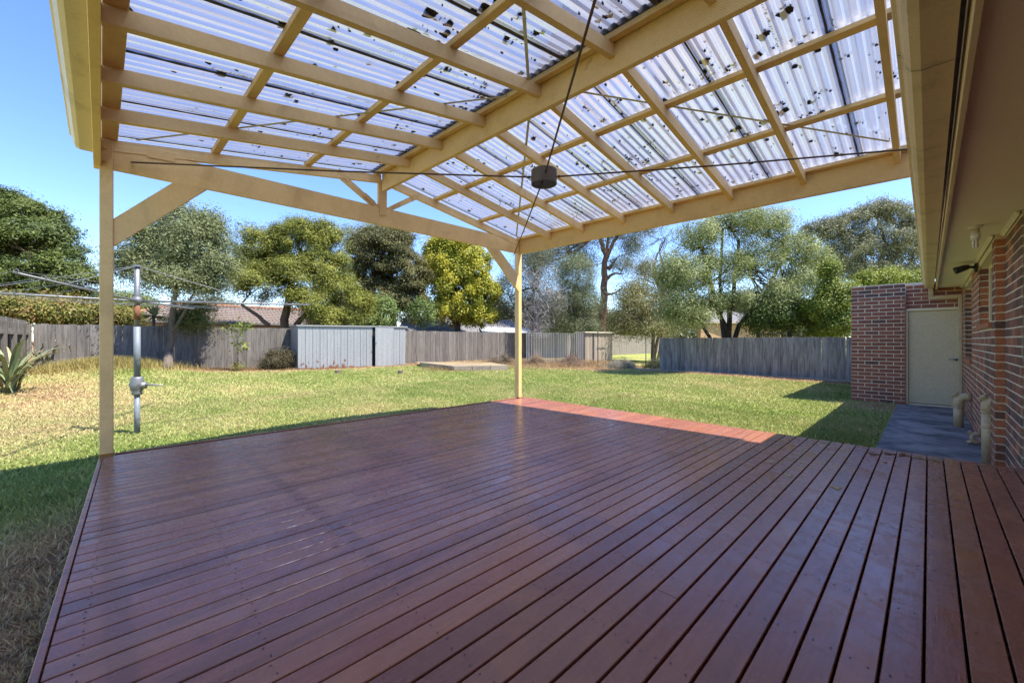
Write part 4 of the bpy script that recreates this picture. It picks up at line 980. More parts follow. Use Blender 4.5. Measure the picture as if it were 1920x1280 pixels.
build('top_cap', MB().tube([Z(2.10), Z(2.125)], .052, 16), M['galv'], ho)
def cw(r_, f_): return Vector((r_ * CS - f_ * SN, r_ * SN + f_ * CS, 0))
dirs = [cw(.93, -2.27).normalized(), cw(1.73, 1.10).normalized(), cw(-.93, 2.27).normalized(), cw(-1.73, -1.10).normalized()]
AL = 2.28
tips = []
for d in dirs:
    tip = Z(zarm + .05) + d * AL; tips.append((d, tip))
    a = build('arm', MB().tube([Z(zarm), tip], [.015, .012], 10), M['galv'], ho, True)
    for k in (.35, .52, .68, .84, 1.0):
        c = Z(zarm).lerp(tip, k) + Vector((0, 0, .022)); ring = [c + (d.cross(Vector((0, 0, 1)))) * .018 * math.cos(t) + Vector((0, 0, .018 * math.sin(t))) for t in [6.283 * q / 8 for q in range(9)]]
        build('line_eye', MB().tube(ring, .003, 5, False), M['galv'], a)
    build('stay_wire', MB().tube([Z(2.115), Z(zarm).lerp(tip, .70)], .005, 6), M['galv'], ho)
mb = MB()
for k in (.35, .52, .68, .84, 1.0):
    for i in range(4):
        a = Z(zarm).lerp(tips[i][1], k); b = Z(zarm).lerp(tips[(i + 1) % 4][1], k); m_ = (a + b) / 2 - Vector((0, 0, .03)); mb.tube([a + Vector((0, 0, .02)), m_, b + Vector((0, 0, .02))], .0028, 4, False)
tag(build('line_wires', mb, M['galv'], ho), kind='stuff')

# ================================================================== NEIGHBOURING HOUSES
# tiled house behind the rear fence
th = thing('tiled_house', 'low house with brown tiled hip roof behind the rear fence', 'house', (-31, 3, -.2))
def tiled(par, p00, p01, p10, p11, nr, nc, mat):
    """eave p00-p01, ridge p10-p11: stepped wavy courses"""
    p00, p01, p10, p11 = map(Vector, (p00, p01, p10, p11)); n = ((p01 - p00).cross(p10 - p00)).normalized(); n = n if n.z > 0 else -n; mb = MB()
    for i in range(nr):
        for half in (0, 1):
            t = (i + half * 1.0) / nr
            for j in range(nc * 4 + 1):
                u = j / (nc * 4); a = p00.lerp(p01, u); b = p10.lerp(p11, u); p = a.lerp(b, t)
                w = .5 - .5 * math.cos(2 * math.pi * (j / 4)); mb.v.append(tuple(p + n * (.045 * w + (0.035 if half == 0 else 0.0))))
    m_ = nc * 4 + 1
    for k in range(2 * nr - 1):
        for j in range(m_ - 1): mb.f.append([k * m_ + j, k * m_ + j + 1, (k + 1) * m_ + j + 1, (k + 1) * m_ + j])
    return tag(build('roof_tiles', mb, mat, par), kind='stuff')
e0, e1 = onx(206, 613, -25.5), onx(600, 607, -25.5); e0.z = e1.z = 1.95
r0, r1 = at(345, 574, 21.5), at(640, 566, 26.0)
rX = -29.0; r0 = onx(330, 577, rX); r1 = onx(620, 571, rX); r1.z = r0.z = 3.0
tiled(th, e0, e1, r0, r1, 9, 42, M['tile'])
build('ridge_tiles', MB().tube([e0 + Vector((0, 0, .05)), r0 + Vector((0, 0, .06)), r1 + Vector((0, 0, .06))], .11, 8), M['ridge'], th)
build('wall', MB().box(-29.5, -26.0, e0.y + .5, e1.y - .3, -.4, 1.85, .01), M['rendered'], th)
build('gutter', MB().bar(e0 - Vector((0, 0, .02)), e1 - Vector((0, 0, .02)), .12, .12, .01), M['grey_roof'], th); build('roof_back', MB().raw([tuple(r0), tuple(r1), (-33, e1.y, 1.9), (-33, e0.y, 1.9)], [[0, 1, 2, 3]]), M['tile'], th)
# long low house with a pale metal roof
mh = thing('metal_roof_house', 'low house with pale metal verandah roof behind the rear fence', 'house', (-24.5, 18, -.3))
q0, q1 = onx(838, 617, -23.5), onx(968, 613, -22.5)
build('wall', MB().box(-26.5, -23.6, q0.y, q0.y + 9, -.4, 1.55, .01), M['tanbrick'], mh)
build('verandah_roof', MB().raw([(-22.6, q0.y + 2.5, 1.66), (-22.6, q0.y + 9, 1.66), (-24.4, q0.y + 9, 2.1), (-24.4, q0.y + 3.6, 2.1), (-22.6, q0.y + 2.5, 1.60), (-22.6, q0.y + 9, 1.60), (-24.4, q0.y + 9, 2.04), (-24.4, q0.y + 3.6, 2.04)], [[0, 1, 2, 3], [7, 6, 5, 4], [0, 4, 5, 1], [0, 3, 7, 4]]), M['pale_roof'], mh)
build('roof', MB().raw([(-23.3, q0.y - 4, 1.62), (-23.3, q0.y + 9, 1.62), (-26.5, q0.y + 9, 2.9), (-26.5, q0.y - 1.5, 2.9)], [[0, 1, 2, 3]]), M['grey_roof'], mh)
build('verandah_post', MB().tube([(-22.75, q0.y + 5.0, -.4), (-22.75, q0.y + 5.0, 1.62)], .05, 8), M['trimwhite'], mh)
# tan brick house beyond the grey-blue fence
bh = thing('tan_brick_house', 'tan brick house seen through the trees above the grey-blue fence', 'house', (-7, 27, -.4))
a0, a1 = at(1310, 640, 24), at(1460, 640, 26)
build('wall', MB().bar((a0.x, a0.y, .7), (a1.x, a1.y, .7), .3, 2.6, .01), M['tanbrick'], bh)
build('eave', MB().bar((a0.x - .3, a0.y, 2.12), (a1.x + .3, a1.y, 2.12), 1.0, .14, .01), M['rendered'], bh)
rp = MB(); vv_ = (a1 - a0).normalized(); pn = Vector((-vv_.y, vv_.x, 0)); pn = pn if pn.y > 0 else -pn
rp.raw([(a0.x - .4, a0.y, 2.2), (a1.x + .4, a1.y, 2.2), tuple(Vector((a1.x - 1, a1.y, 3.3)) + pn * 3), tuple(Vector((a0.x + 1, a0.y, 3.3)) + pn * 3)], [[0, 1, 2, 3]]); build('roof', rp, M['grey_roof'], bh)
# brown slatted screen and post by that house
s0, s1 = at(1428, 640, 20), at(1505, 640, 20.5)
sc_ = thing('slat_screen', 'dark brown slatted screen above the grey-blue fence', 'screen', (s0.x, s0.y, -.4))
for i in range(24):
    p = s0.lerp(s1, i / 23); build('slat', MB().tube([(p.x, p.y, -.4), (p.x, p.y, 1.34)], .022, 4), M['darkbark'], sc_, loc=(p.x, p.y, 0))
build('rail', MB().bar((s0.x, s0.y, 1.36), (s1.x, s1.y, 1.36), .05, .06, .003), M['darkbark'], sc_)
build('post', MB().box(s0.x - .22, s0.x - .05, s0.y - .08, s0.y + .08, -.4, 1.62, .005), M['darkbark'], sc_)

# ================================================================== TREES AND PLANTS
def leaves(name, parent, clumps, n, L, Wd, pal, mat, sig, up=0.35, droop=0.0, csd=0.22, flat=1.0):
    """clumps: (centre, outward dir, radius); n leaves in all, as leaf-shaped quads"""
    C = np.array([tuple(c[0]) for c in clumps]); O = np.array([tuple(c[1]) for c in clumps]); S = np.array([c[2] for c in clumps])
    n = int(n * 1.6); k = RNG.integers(0, len(C), n); g = RNG.normal(0, 1, (n, 3)); g[:, 2] *= flat
    P = C[k] + g * S[k][:, None] * sig
    nr = RNG.normal(0, .55, (n, 3)) + O[k] * .55 + np.array([0, 0, up]) + g * .25; nr /= np.linalg.norm(nr, axis=1)[:, None]
    t = RNG.normal(0, 1, (n, 3)) + np.array([0, 0, -droop]); t -= nr * (t * nr).sum(1)[:, None]; t /= np.linalg.norm(t, axis=1)[:, None]
    b = np.cross(nr, t); l = L * RNG.uniform(.6, 1.3, (n, 1)) / 2; w = Wd * RNG.uniform(.6, 1.3, (n, 1)) / 2
    V = np.stack([P - t * l + b * w, P + t * l, P - t * l * .6 - b * w], 1).reshape(-1, 3)
    pal = np.array(pal); cm = RNG.random((len(C), 1)); lf = np.clip(cm[k] + RNG.normal(0, csd, (n, 1)), 0, 1)
    x = lf[:, 0] * (len(pal) - 1); i0 = np.minimum(x.astype(int), len(pal) - 2); fr = (x - i0)[:, None]
    col_ = (pal[i0] * (1 - fr) + pal[i0 + 1] * fr) * RNG.uniform(.95, 1.45, (n, 1))
    w0 = np.array(tuple(wloc(parent)))
    me = np_mesh(name, V - w0, tris=np.arange(3 * n).reshape(-1, 3), cols=np.repeat(col_, 3, 0))
    return link(name, me, mat, parent)
def lobe_clumps(lobes, cr=0.35, n_each=None, lo=0.45, below=0.35, dens=0.85):
    out = []
    for (c, a, b, h) in lobes:
        area = 4 * math.pi * ((a * b) ** .8 + (a * h) ** .8 + (b * h) ** .8) / 3; n = n_each or max(6, int(area / (cr * cr) * dens))
        for _ in range(n):
            u = RNG.normal(0, 1, 3); u /= np.linalg.norm(u)
            if u[2] < -.3 and RNG.random() > below: u[2] = abs(u[2])
            q = RNG.uniform(lo, 1.0) ** .6 * RNG.uniform(.9, 1.08)
            p = Vector((c[0] + u[0] * a * q, c[1] + u[1] * b * q, c[2] + u[2] * h * q)); out.append((p, Vector(u), cr * RNG.uniform(.65, 1.35)))
    return out
def limb(mb, p0, p1, r0, r1, wig=0.08, seg=6, n=7):
    p0 = Vector(p0); p1 = Vector(p1); d = (p1 - p0).length; pts = []; w1 = Vector(RNG.normal(0, 1, 3)) * wig * d; w2 = Vector(RNG.normal(0, 1, 3)) * wig * d * .4
    for i in range(seg + 1):
        t = i / seg; pts.append(p0.lerp(p1, t) + w1 * math.sin(math.pi * t) + w2 * math.sin(2 * math.pi * t))
    mb.tube(pts, [r0 + (r1 - r0) * (i / seg) for i in range(seg + 1)], n, True); return pts
def px_lobe(px, py, rx, ry, d, dy=1.0):
    k = d / F_PX; return (at(px, py, d), rx * k, rx * k * dy, ry * k)
def tree(name, label, base, trunks, lobes, n, L, Wd, pal, cr, bark, group=None, up=.35, droop=0., sig=.5, cat='tree', twigs=2, lo=.45, below=.35, mat=None, csd=.22, flat=1.0, twr=.012, dens=.85):
    base = Vector(base); t = thing(name, label, cat, tuple(base), group); tb = MB(); ends = []
    for (path, r0, r1) in trunks:
        pts = [Vector(p) for p in path]; fine_ = []
        for i in range(len(pts) - 1):
            for q in range(4): fine_.append(pts[i].lerp(pts[i + 1], q / 4) + Vector(RNG.normal(0, min(r0 * .16, .03), 3)))
        fine_.append(pts[-1]); m_ = len(fine_); tb.tube(fine_, [r0 * (1 + .25 * math.exp(-i)) + (r1 - r0) * i / (m_ - 1) for i in range(m_)], 9); ends.append((pts[-1], r1)); ends.append((pts[-1].lerp(pts[-2], .4), r1 * 1.1))
    cl = lobe_clumps(lobes, cr=cr, lo=lo, below=below, dens=dens)
    for lb_ in lobes:
        e = min(ends, key=lambda q: (q[0] - lb_[0]).length) if ends else (base, .05)
        pts = limb(tb, e[0], lb_[0] - Vector((0, 0, lb_[3] * .25)), e[1] * .8, max(.02, e[1] * .35), .07)
        mine = [c for c in cl if (c[0] - lb_[0]).length < max(lb_[1:]) * 1.2]
        for c in random.sample(mine, min(len(mine), 4 + int(twigs * 6))):
            limb(tb, random.choice(pts[2:]), c[0], max(.012, e[1] * .25), twr * .6, .10, 5, 5)
    build('trunk', tb, bark, t, True)
    leaves('crown', t, cl, n, L, Wd, pal, mat or M['leaf'], sig, up, droop, csd, flat); return t, cl

# 1 dense dark evergreen at the left
tree('dense_evergreen', 'dense dark evergreen tree rising behind the side fence', at(30, 625, 17) * Vector((1, 1, 0)).length if False else (at(30, 640, 17).x, at(30, 640, 17).y, -.1),
     [([(at(30, 640, 17).x, at(30, 640, 17).y, -.1), at(30, 560, 17), at(25, 470, 17)], .35, .18)],
     [px_lobe(5, 440, 75, 80, 16.5), px_lobe(75, 470, 60, 55, 16.2), px_lobe(115, 520, 48, 42, 15.8), px_lobe(40, 535, 60, 40, 15.6), px_lobe(-70, 460, 90, 95, 17), px_lobe(60, 425, 45, 40, 17), px_lobe(15, 395, 40, 36, 17.2), px_lobe(-20, 540, 70, 45, 16), px_lobe(98, 560, 55, 30, 16.4)],
     95000, .13, .055, [(.04, .058, .012), (.075, .10, .02), (.115, .14, .03)], .52, M['bark'], up=.6, sig=.40, lo=.72, dens=.62, flat=.6)
# 2 small leaved tree inside the fence
tb2 = onz(312, 692, gz(-18.2, .75)); d2 = 13.9
tree('grey_green_tree', 'slender tree with small grey-green leaves leaning before the rear fence', tb2,
     [([tb2, at(316, 660, d2), at(322, 620, d2), at(326, 575, d2), at(330, 530, d2)], .14, .07), ([at(322, 625, d2), at(352, 575, d2), at(370, 530, d2)], .05, .03)],
     [px_lobe(300, 500, 62, 55, d2), px_lobe(372, 470, 60, 62, d2), px_lobe(348, 420, 45, 42, d2 + .3), px_lobe(258, 500, 42, 40, d2), px_lobe(405, 505, 38, 48, d2), px_lobe(285, 450, 48, 38, d2), px_lobe(330, 528, 64, 30, d2 - .4), px_lobe(393, 430, 30, 30, d2), px_lobe(385, 540, 38, 26, d2)],
     42000, .10, .034, [(.10, .115, .045), (.16, .18, .075), (.22, .24, .115)], .34, M['bark'], up=.2, sig=.50, lo=.25, twigs=3.5)
lv = at(365, 612, 13.4)
# 3 green feathery tree with open limbs
d3 = 19.6
bb = at(533, 640, d3); bb.z = -.15
tree('feathery_green_tree', 'spreading bright olive tree with feathery foliage behind the shed', bb,
     [([bb, at(533, 600, d3), at(540, 565, d3), at(548, 520, d3)], .22, .13), ([at(505, 612, d3 - 1), at(480, 590, d3 - 1.2), at(452, 570, d3 - 1.5)], .10, .06), ([at(555, 610, d3), at(590, 570, d3), at(615, 530, d3)], .12, .06)],
     [px_lobe(500, 470, 48, 46, d3), px_lobe(560, 455, 52, 40, d3), px_lobe(610, 452, 32, 34, d3 + .5), px_lobe(480, 535, 50, 36, d3 - 1.2), px_lobe(545, 520, 45, 36, d3 - .8), px_lobe(610, 500, 42, 38, d3), px_lobe(585, 570, 50, 30, d3 - .5), px_lobe(630, 545, 38, 34, d3), px_lobe(675, 580, 26, 30, d3 - .4), px_lobe(615, 600, 36, 20, d3 - .6), px_lobe(475, 500, 34, 30, d3)],
     95000, .13, .035, [(.10, .115, .018), (.17, .18, .028), (.235, .235, .04)], .55, M['bark'], up=.6, sig=.38, lo=.6, below=.15, dens=.8, flat=.75, twigs=3)
# 4 dark rounded tree
d4 = 24.5
bb = at(735, 640, d4); bb.z = -.2
tree('dark_rounded_tree', 'dark rounded olive-brown tree between the feathery tree and the yellow tree', bb,
     [([bb, at(735, 590, d4), at(730, 540, d4)], .30, .2)],
     [px_lobe(715, 480, 62, 52, d4), px_lobe(755, 520, 48, 55, d4), px_lobe(690, 530, 46, 48, d4), px_lobe(735, 455, 40, 28, d4), px_lobe(770, 565, 30, 44, d4 - .6), px_lobe(715, 570, 60, 44, d4), px_lobe(690, 470, 36, 34, d4)],
     80000, .13, .055, [(.058, .058, .02), (.095, .092, .03), (.14, .128, .042)], .56, M['darkbark'], up=.6, sig=.38, lo=.7, dens=.62, flat=.6)
bb = at(700, 640, 33); bb.z = -.2
tree('pale_gum_tree', 'pale grey-green gum crown peeping over the dark rounded tree', bb, [([bb, at(700, 540, 33), at(700, 470, 33)], .3, .12)],
     [px_lobe(682, 446, 40, 26, 33), px_lobe(735, 440, 45, 24, 33.5), px_lobe(700, 470, 50, 30, 33)], 12000, .16, .05, [(.16, .18, .10), (.22, .24, .15)], .6, M['bark'], sig=.55)
# 5 yellow autumn tree
d5 = 27.5
bb = at(858, 640, d5); bb.z = -.3
tree('yellow_tree', 'broad tree turning yellow behind the raised garden bed', bb,
     [([bb, at(858, 600, d5), at(850, 560, d5), at(845, 510, d5)], .22, .10), ([at(858, 612, d5), at(880, 570, d5), at(895, 520, d5)], .12, .07), ([at(856, 612, d5), at(830, 570, d5), at(815, 520, d5)], .11, .06)],
     [px_lobe(835, 490, 48, 46, d5), px_lobe(880, 500, 42, 44, d5), px_lobe(810, 530, 34, 55, d5), px_lobe(860, 545, 52, 46, d5), px_lobe(908, 555, 34, 44, d5), px_lobe(840, 585, 48, 24, d5), px_lobe(900, 595, 36, 18, d5), px_lobe(850, 462, 40, 22, d5)],
     75000, .14, .085, [(.17, .19, .022), (.30, .30, .028), (.44, .39, .04)], .48, M['darkbark'], up=.4, sig=.42, lo=.4, csd=.28, dens=.7, twigs=3)
# 6 grey brushy trees right of the far post
d6 = 27
bb = at(1000, 640, d6); bb.z = -.35
t6, _ = tree('silver_twiggy_tree', 'silvery dry twiggy tree behind the wire trellis', bb,
     [([bb, at(1000, 590, d6), at(1000, 540, d6)], .2, .1)],
     [px_lobe(1010, 530, 42, 46, d6), px_lobe(985, 580, 34, 40, d6), px_lobe(1030, 580, 36, 40, d6), px_lobe(955, 545, 30, 50, d6 + 1), px_lobe(1000, 490, 40, 30, d6 + 1), px_lobe(940, 590, 26, 36, d6 + 1)],
     26000, .12, .035, [(.055, .065, .035), (.10, .11, .06), (.15, .15, .09)], .45, M['bark'], up=.2, sig=.6, lo=.2)
tw = MB()
for _ in range(420):
    c = random.choice([(1010, 540, 40, 36), (1000, 590, 34, 30), (1030, 560, 30, 40), (1005, 618, 24, 16)]); p = at(c[0] + random.gauss(0, c[2] * .5), c[1] + random.gauss(0, c[3] * .5), d6 - 1.2 + random.uniform(-.3, .3))
    for q in range(3):
        e = p + Vector((random.gauss(0, .3), random.gauss(0, .3), random.gauss(.1, .25))); tw.tube([p, (p + e) / 2 + Vector((0, 0, random.uniform(-.05, .08))), e], [.011, .009, .004], 4, False)
tag(build('dead_twigs', tw, M['greytwig'], t6), kind='stuff')
d6b = 29
bb = at(1075, 640, d6b); bb.z = -.35
tree('soft_grey_tree', 'soft grey-green tree left of the red-barked gum', bb, [([bb, at(1075, 590, d6b), at(1078, 540, d6b)], .22, .12)],
     [px_lobe(1080, 520, 40, 44, d6b), px_lobe(1065, 575, 40, 40, d6b), px_lobe(1098, 570, 30, 44, d6b), px_lobe(1060, 610, 40, 22, d6b), px_lobe(1095, 615, 30, 16, d6b)],
     40000, .13, .035, [(.085, .10, .04), (.15, .17, .08), (.22, .24, .13)], .45, M['bark'], up=.2, sig=.55, lo=.35)
# 7 gum with red bark
d7 = 33
bb = at(1126, 640, d7); bb.z = -.4
tree('red_bark_gum', 'tall gum tree with red-brown bark behind the cream locker', bb,
     [([bb, at(1128, 605, d7), at(1133, 560, d7), at(1132, 520, d7), at(1136, 480, d7), at(1128, 452, d7), at(1120, 425, d7)], .40, .12), ([at(1136, 486, d7), at(1150, 452, d7), at(1168, 430, d7), at(1190, 405, d7)], .17, .07), ([at(1136, 480, d7), at(1140, 450, d7), at(1138, 415, d7)], .14, .07), ([at(1140, 505, d7), at(1150, 492, d7), at(1158, 482, d7)], .18, .05), ([at(1137, 522, d7), at(1152, 512, d7), at(1170, 514, d7)], .14, .04), ([at(1136, 552, d7), at(1150, 550, d7), at(1164, 543, d7)], .12, .04), ([at(1130, 590, d7), at(1122, 575, d7), at(1119, 568, d7)], .18, .10)],
     [px_lobe(1115, 440, 42, 34, d7 + .6), px_lobe(1060, 470, 44, 36, d7 + 1), px_lobe(1010, 490, 44, 34, d7 + 2), px_lobe(1165, 440, 36, 30, d7), px_lobe(1210, 430, 34, 24, d7), px_lobe(1090, 495, 36, 26, d7 + 1), px_lobe(1130, 400, 60, 30, d7), px_lobe(1165, 500, 26, 20, d7), px_lobe(1185, 470, 30, 22, d7 + .5)],
     30000, .17, .045, [(.11, .125, .075), (.17, .185, .115), (.24, .235, .15)], .55, M['redbark'], up=.1, droop=.6, sig=.6, lo=.2, twigs=2.5)
# 8 bare branched tree
d8 = 29
bb = at(1236, 640, d8); bb.z = -.4; t8 = thing('bare_tree', 'leafless branching tree against the sky between the gum and the big olive tree', 'tree', tuple(bb)); mb = MB()
def branch(p, d, L, r_, lev):
    e = p + d * L; pts = limb(mb, p, e, r_, r_ * .6, .09, 5, 5)
    if lev == 0: return
    for _ in range(random.choice((2, 3))):
        dd_ = (d + Vector(RNG.normal(0, .55, 3)) + Vector((0, 0, .15))).normalized(); branch(random.choice(pts[2:]), dd_, L * random.uniform(.55, .8), r_ * .55, lev - 1)
limb(mb, bb, at(1242, 545, d8), .2, .13, .03)
for tx, ty in ((1215, 500), (1245, 470), (1275, 490), (1230, 440), (1190, 545)):
    v = at(tx, ty, d8) - at(1240, 550, d8); branch(at(1240, 552, d8), v.normalized(), v.length * .7, .11, 5)
build('trunk', mb, M['bark'], t8)
bb = at(1225, 640, 25); bb.z = -.4
tree('wispy_yellow_green_tree', 'wispy yellow-green shrub tree under the bare branches', bb, [([bb, at(1225, 600, 25), at(1215, 565, 25)], .12, .06), ([bb, at(1240, 600, 25), at(1255, 565, 25)], .10, .05)],
     [px_lobe(1190, 585, 44, 40, 25), px_lobe(1240, 580, 42, 44, 25), px_lobe(1215, 620, 60, 18, 24.5), px_lobe(1165, 610, 30, 26, 25), px_lobe(1262, 535, 26, 40, 25), px_lobe(1195, 545, 28, 24, 26), px_lobe(1215, 510, 30, 24, 27), px_lobe(1175, 560, 26, 30, 25)],
     26000, .12, .045, [(.11, .12, .04), (.20, .19, .07), (.29, .25, .10)], .40, M['bark'], up=.2, sig=.65, lo=.2, twigs=3)
# 9 big olive-green multi-trunk tree over the grey-blue fence
d9 = 18.2
bb = at(1365, 655, d9); bb.z = -.4
big, _ = tree('spreading_olive_tree', 'large multi-trunk tree with pale olive leaves over the grey-blue fence', bb,
     [([bb, at(1362, 620, d9), at(1340, 560, d9), at(1325, 500, d9), at(1310, 440, d9)], .13, .06), ([bb, at(1368, 600, d9), at(1378, 530, d9), at(1385, 450, d9)], .13, .06), ([bb, at(1385, 610, d9), at(1430, 560, d9), at(1455, 510, d9), at(1475, 460, d9)], .12, .05), ([bb, at(1335, 640, d9), at(1312, 600, d9), at(1300, 550, d9)], .10, .05), ([bb, at(1352, 600, d9), at(1350, 520, d9), at(1355, 430, d9)], .10, .05)],
     [px_lobe(1310, 455, 46, 46, 16.8), px_lobe(1375, 425, 58, 42, 17.4), px_lobe(1440, 430, 50, 40, 18), px_lobe(1290, 530, 52, 46, 16), px_lobe(1350, 510, 54, 44, 17), px_lobe(1420, 500, 52, 50, 17.6), px_lobe(1485, 480, 44, 44, 18), px_lobe(1270, 585, 40, 36, 16), px_lobe(1500, 540, 46, 44, 17.5), px_lobe(1450, 560, 44, 34, 17), px_lobe(1330, 575, 40, 26, 17), px_lobe(1530, 500, 30, 40, 18), px_lobe(1385, 570, 44, 22, 17.4), px_lobe(1260, 520, 34, 50, 16.4), px_lobe(1300, 600, 36, 20, 16.4)],
     92000, .085, .032, [(.11, .14, .036), (.23, .26, .08), (.37, .39, .18)], .36, M['darkbark'], up=.3, sig=.44, lo=.25, below=.3, twigs=5, dens=.8, twr=.02)
bb = at(1480, 655, 16.6); bb.z = -.4
tree('dark_green_shrub', 'dark green bushy shrub above the grey-blue fence beside the garage hedge', bb, [([bb, at(1480, 610, 16.6), at(1475, 580, 16.6)], .09, .05)],
     [px_lobe(1462, 590, 44, 32, 16.8), px_lobe(1510, 600, 44, 34, 16.8), px_lobe(1558, 605, 36, 30, 16.2), px_lobe(1430, 605, 34, 24, 17)],
     30000, .085, .045, [(.045, .07, .014), (.085, .12, .022), (.14, .18, .035)], .34, M['darkbark'], up=.35, sig=.5, lo=.5)
# 10 gum beyond the garage
d10 = 27
bb = at(1640, 640, d10); bb.z = -.4
tree('broad_gum_tree', 'broad grey-olive gum tree beyond the garage roof', bb,
     [([bb, at(1640, 560, d10), at(1650, 510, d10)], .3, .2), ([at(1645, 530, d10), at(1600, 470, d10), at(1560, 420, d10)], .16, .06), ([at(1648, 520, d10), at(1660, 450, d10), at(1640, 395, d10)], .16, .06), ([at(1648, 520, d10), at(1700, 460, d10), at(1725, 420, d10)], .16, .06)],
     [px_lobe(1560, 430, 30, 24, d10), px_lobe(1600, 420, 34, 28, d10), px_lobe(1640, 400, 34, 24, d10), px_lobe(1680, 405, 28, 26, d10), px_lobe(1720, 430, 36, 30, d10), px_lobe(1590, 470, 50, 36, d10), px_lobe(1650, 460, 50, 40, d10), px_lobe(1710, 480, 46, 40, d10), px_lobe(1570, 510, 44, 28, d10), px_lobe(1630, 515, 50, 30, d10), px_lobe(1690, 520, 50, 26, d10), px_lobe(1530, 440, 30, 26, d10), px_lobe(1765, 470, 40, 50, d10)],
     70000, .15, .045, [(.115, .12, .06), (.175, .18, .09), (.25, .24, .13)], .46, M['bark'], up=.35, sig=.42, lo=.3, twigs=4, dens=.75, twr=.02)
# bright hedges by the garage
bb = at(1562, 640, 15.4); bb.z = -.4
tree('bright_green_conifer', 'bright lime green conical shrub against the garage corner', bb, [([bb, at(1562, 570, 15.4)], .10, .05)],
     [px_lobe(1558, 560, 24, 34, 15.4), px_lobe(1555, 515, 13, 24, 15.4), px_lobe(1580, 575, 22, 30, 15.2), px_lobe(1540, 580, 22, 26, 15.4), px_lobe(1585, 545, 16, 16, 15.4), px_lobe(1570, 610, 30, 24, 15.3)],
     26000, .075, .045, [(.075, .11, .014), (.16, .20, .026), (.29, .31, .04)], .24, M['bark'], up=.4, sig=.5, lo=.6, cat='shrub')
for i, (px, w, h, dd_) in enumerate(((1622, 14, 24, 18.9), (1650, 16, 20, 18.9), (1672, 22, 26, 19), (1700, 14, 18, 19), (1722, 16, 22, 19))):
    bb = at(px, 640, dd_); bb.z = -.4
    tree('hedge_shrub', ('first', 'second', 'third and broadest', 'fourth', 'fifth')[i] + ' lime hedge shoot along the garage roof counted from the conical shrub', bb, [([bb, at(px, 560, dd_)], .05, .03)], [px_lobe(px, 536 - h * .2, w, h, dd_), px_lobe(px, 565, w * .7, 26, dd_)], 4500, .085, .05, [(.12, .15, .018), (.20, .235, .028), (.29, .31, .04)], .26, M['bark'], group='hedge shoots behind the garage', up=.4, sig=.5, cat='shrub', twigs=1)
# creeper over the corner of the fences
cb = at(100, 630, 14.2); cb.z = 0
tree('leafy_creeper', 'leafy green and rust creeper heaped over the fence corner', cb, [([cb, at(100, 600, 14.2)], .06, .04)],
     [px_lobe(15, 578, 40, 20, 13.2), px_lobe(60, 585, 44, 20, 13.6), px_lobe(110, 592, 44, 18, 14.2), px_lobe(160, 595, 40, 18, 14.8), px_lobe(200, 600, 30, 14, 15.3), px_lobe(235, 600, 26, 14, 15.6), px_lobe(-30, 580, 50, 26, 13), px_lobe(118, 572, 34, 12, 15), px_lobe(335, 604, 14, 8, 15.2)],
     36000, .085, .055, [(.10, .115, .022), (.15, .16, .03), (.21, .19, .045), (.26, .15, .06)], .26, M['bark'], up=.4, sig=.6, lo=.4, cat='creeper', csd=.3)
# low greenery far behind on the left
cb = at(210, 620, 24); cb.z = 0
tree('distant_hedge', 'low green hedge seen beyond the clothes hoist above the fence', cb, [([cb, at(210, 600, 24)], .06, .04)], [px_lobe(150, 570, 60, 16, 24), px_lobe(225, 565, 50, 16, 24), px_lobe(265, 580, 40, 12, 23), px_lobe(190, 590, 60, 14, 22)],
     16000, .14, .06, [(.10, .13, .025), (.18, .21, .045)], .4, M['bark'], up=.4, sig=.5, cat='hedge')
# clump hanging over the fence by the slender tree
cb = at(372, 640, 14.6); cb.z = 0
tree('drooping_shrub', 'dark drooping foliage hanging over the rear fence beside the slender tree', cb, [([cb, at(372, 600, 14.6)], .05, .03)], [px_lobe(372, 606, 34, 16, 14.5), px_lobe(350, 600, 22, 14, 14.5), px_lobe(372, 580, 30, 14, 14.6)],
     5000, .10, .025, [(.06, .075, .018), (.11, .12, .028)], .26, M['bark'], up=.1, droop=1., sig=.6, cat='shrub')
# dry shrub heaped against the shed's end, shadow put into its dark leaf colours
cb = at(525, 688, 16.0); cb.z = gz(cb.x, cb.y)
tree('dry_shrub', 'shade-darkened dry brown shrub against the end of the steel shed', cb, [([cb, cb + Vector((0, 0, .5))], .03, .02)], [(cb + Vector((0, 0, .35)), .35, .45, .4), (cb + Vector((.1, -.3, .2)), .35, .4, .22)],
     7000, .10, .02, [(.04, .04, .015), (.07, .06, .025), (.10, .075, .04)], .24, M['bark'], up=.1, sig=.6, cat='shrub')
# pale leaved sapling-like evergreen near the shed roof
cb = at(716, 640, 22.5); cb.z = -.2
tree('glossy_leaf_shrub', 'glossy leaved shrub catching light above the shed roof', cb, [([cb, at(716, 600, 22.5)], .06, .03)], [px_lobe(715, 585, 30, 26, 22), px_lobe(792, 590, 24, 28, 22.5), px_lobe(700, 605, 40, 14, 22)],
     9000, .12, .06, [(.06, .09, .02), (.13, .18, .045), (.2, .25, .08)], .32, M['bark'], up=.3, sig=.55, cat='shrub')
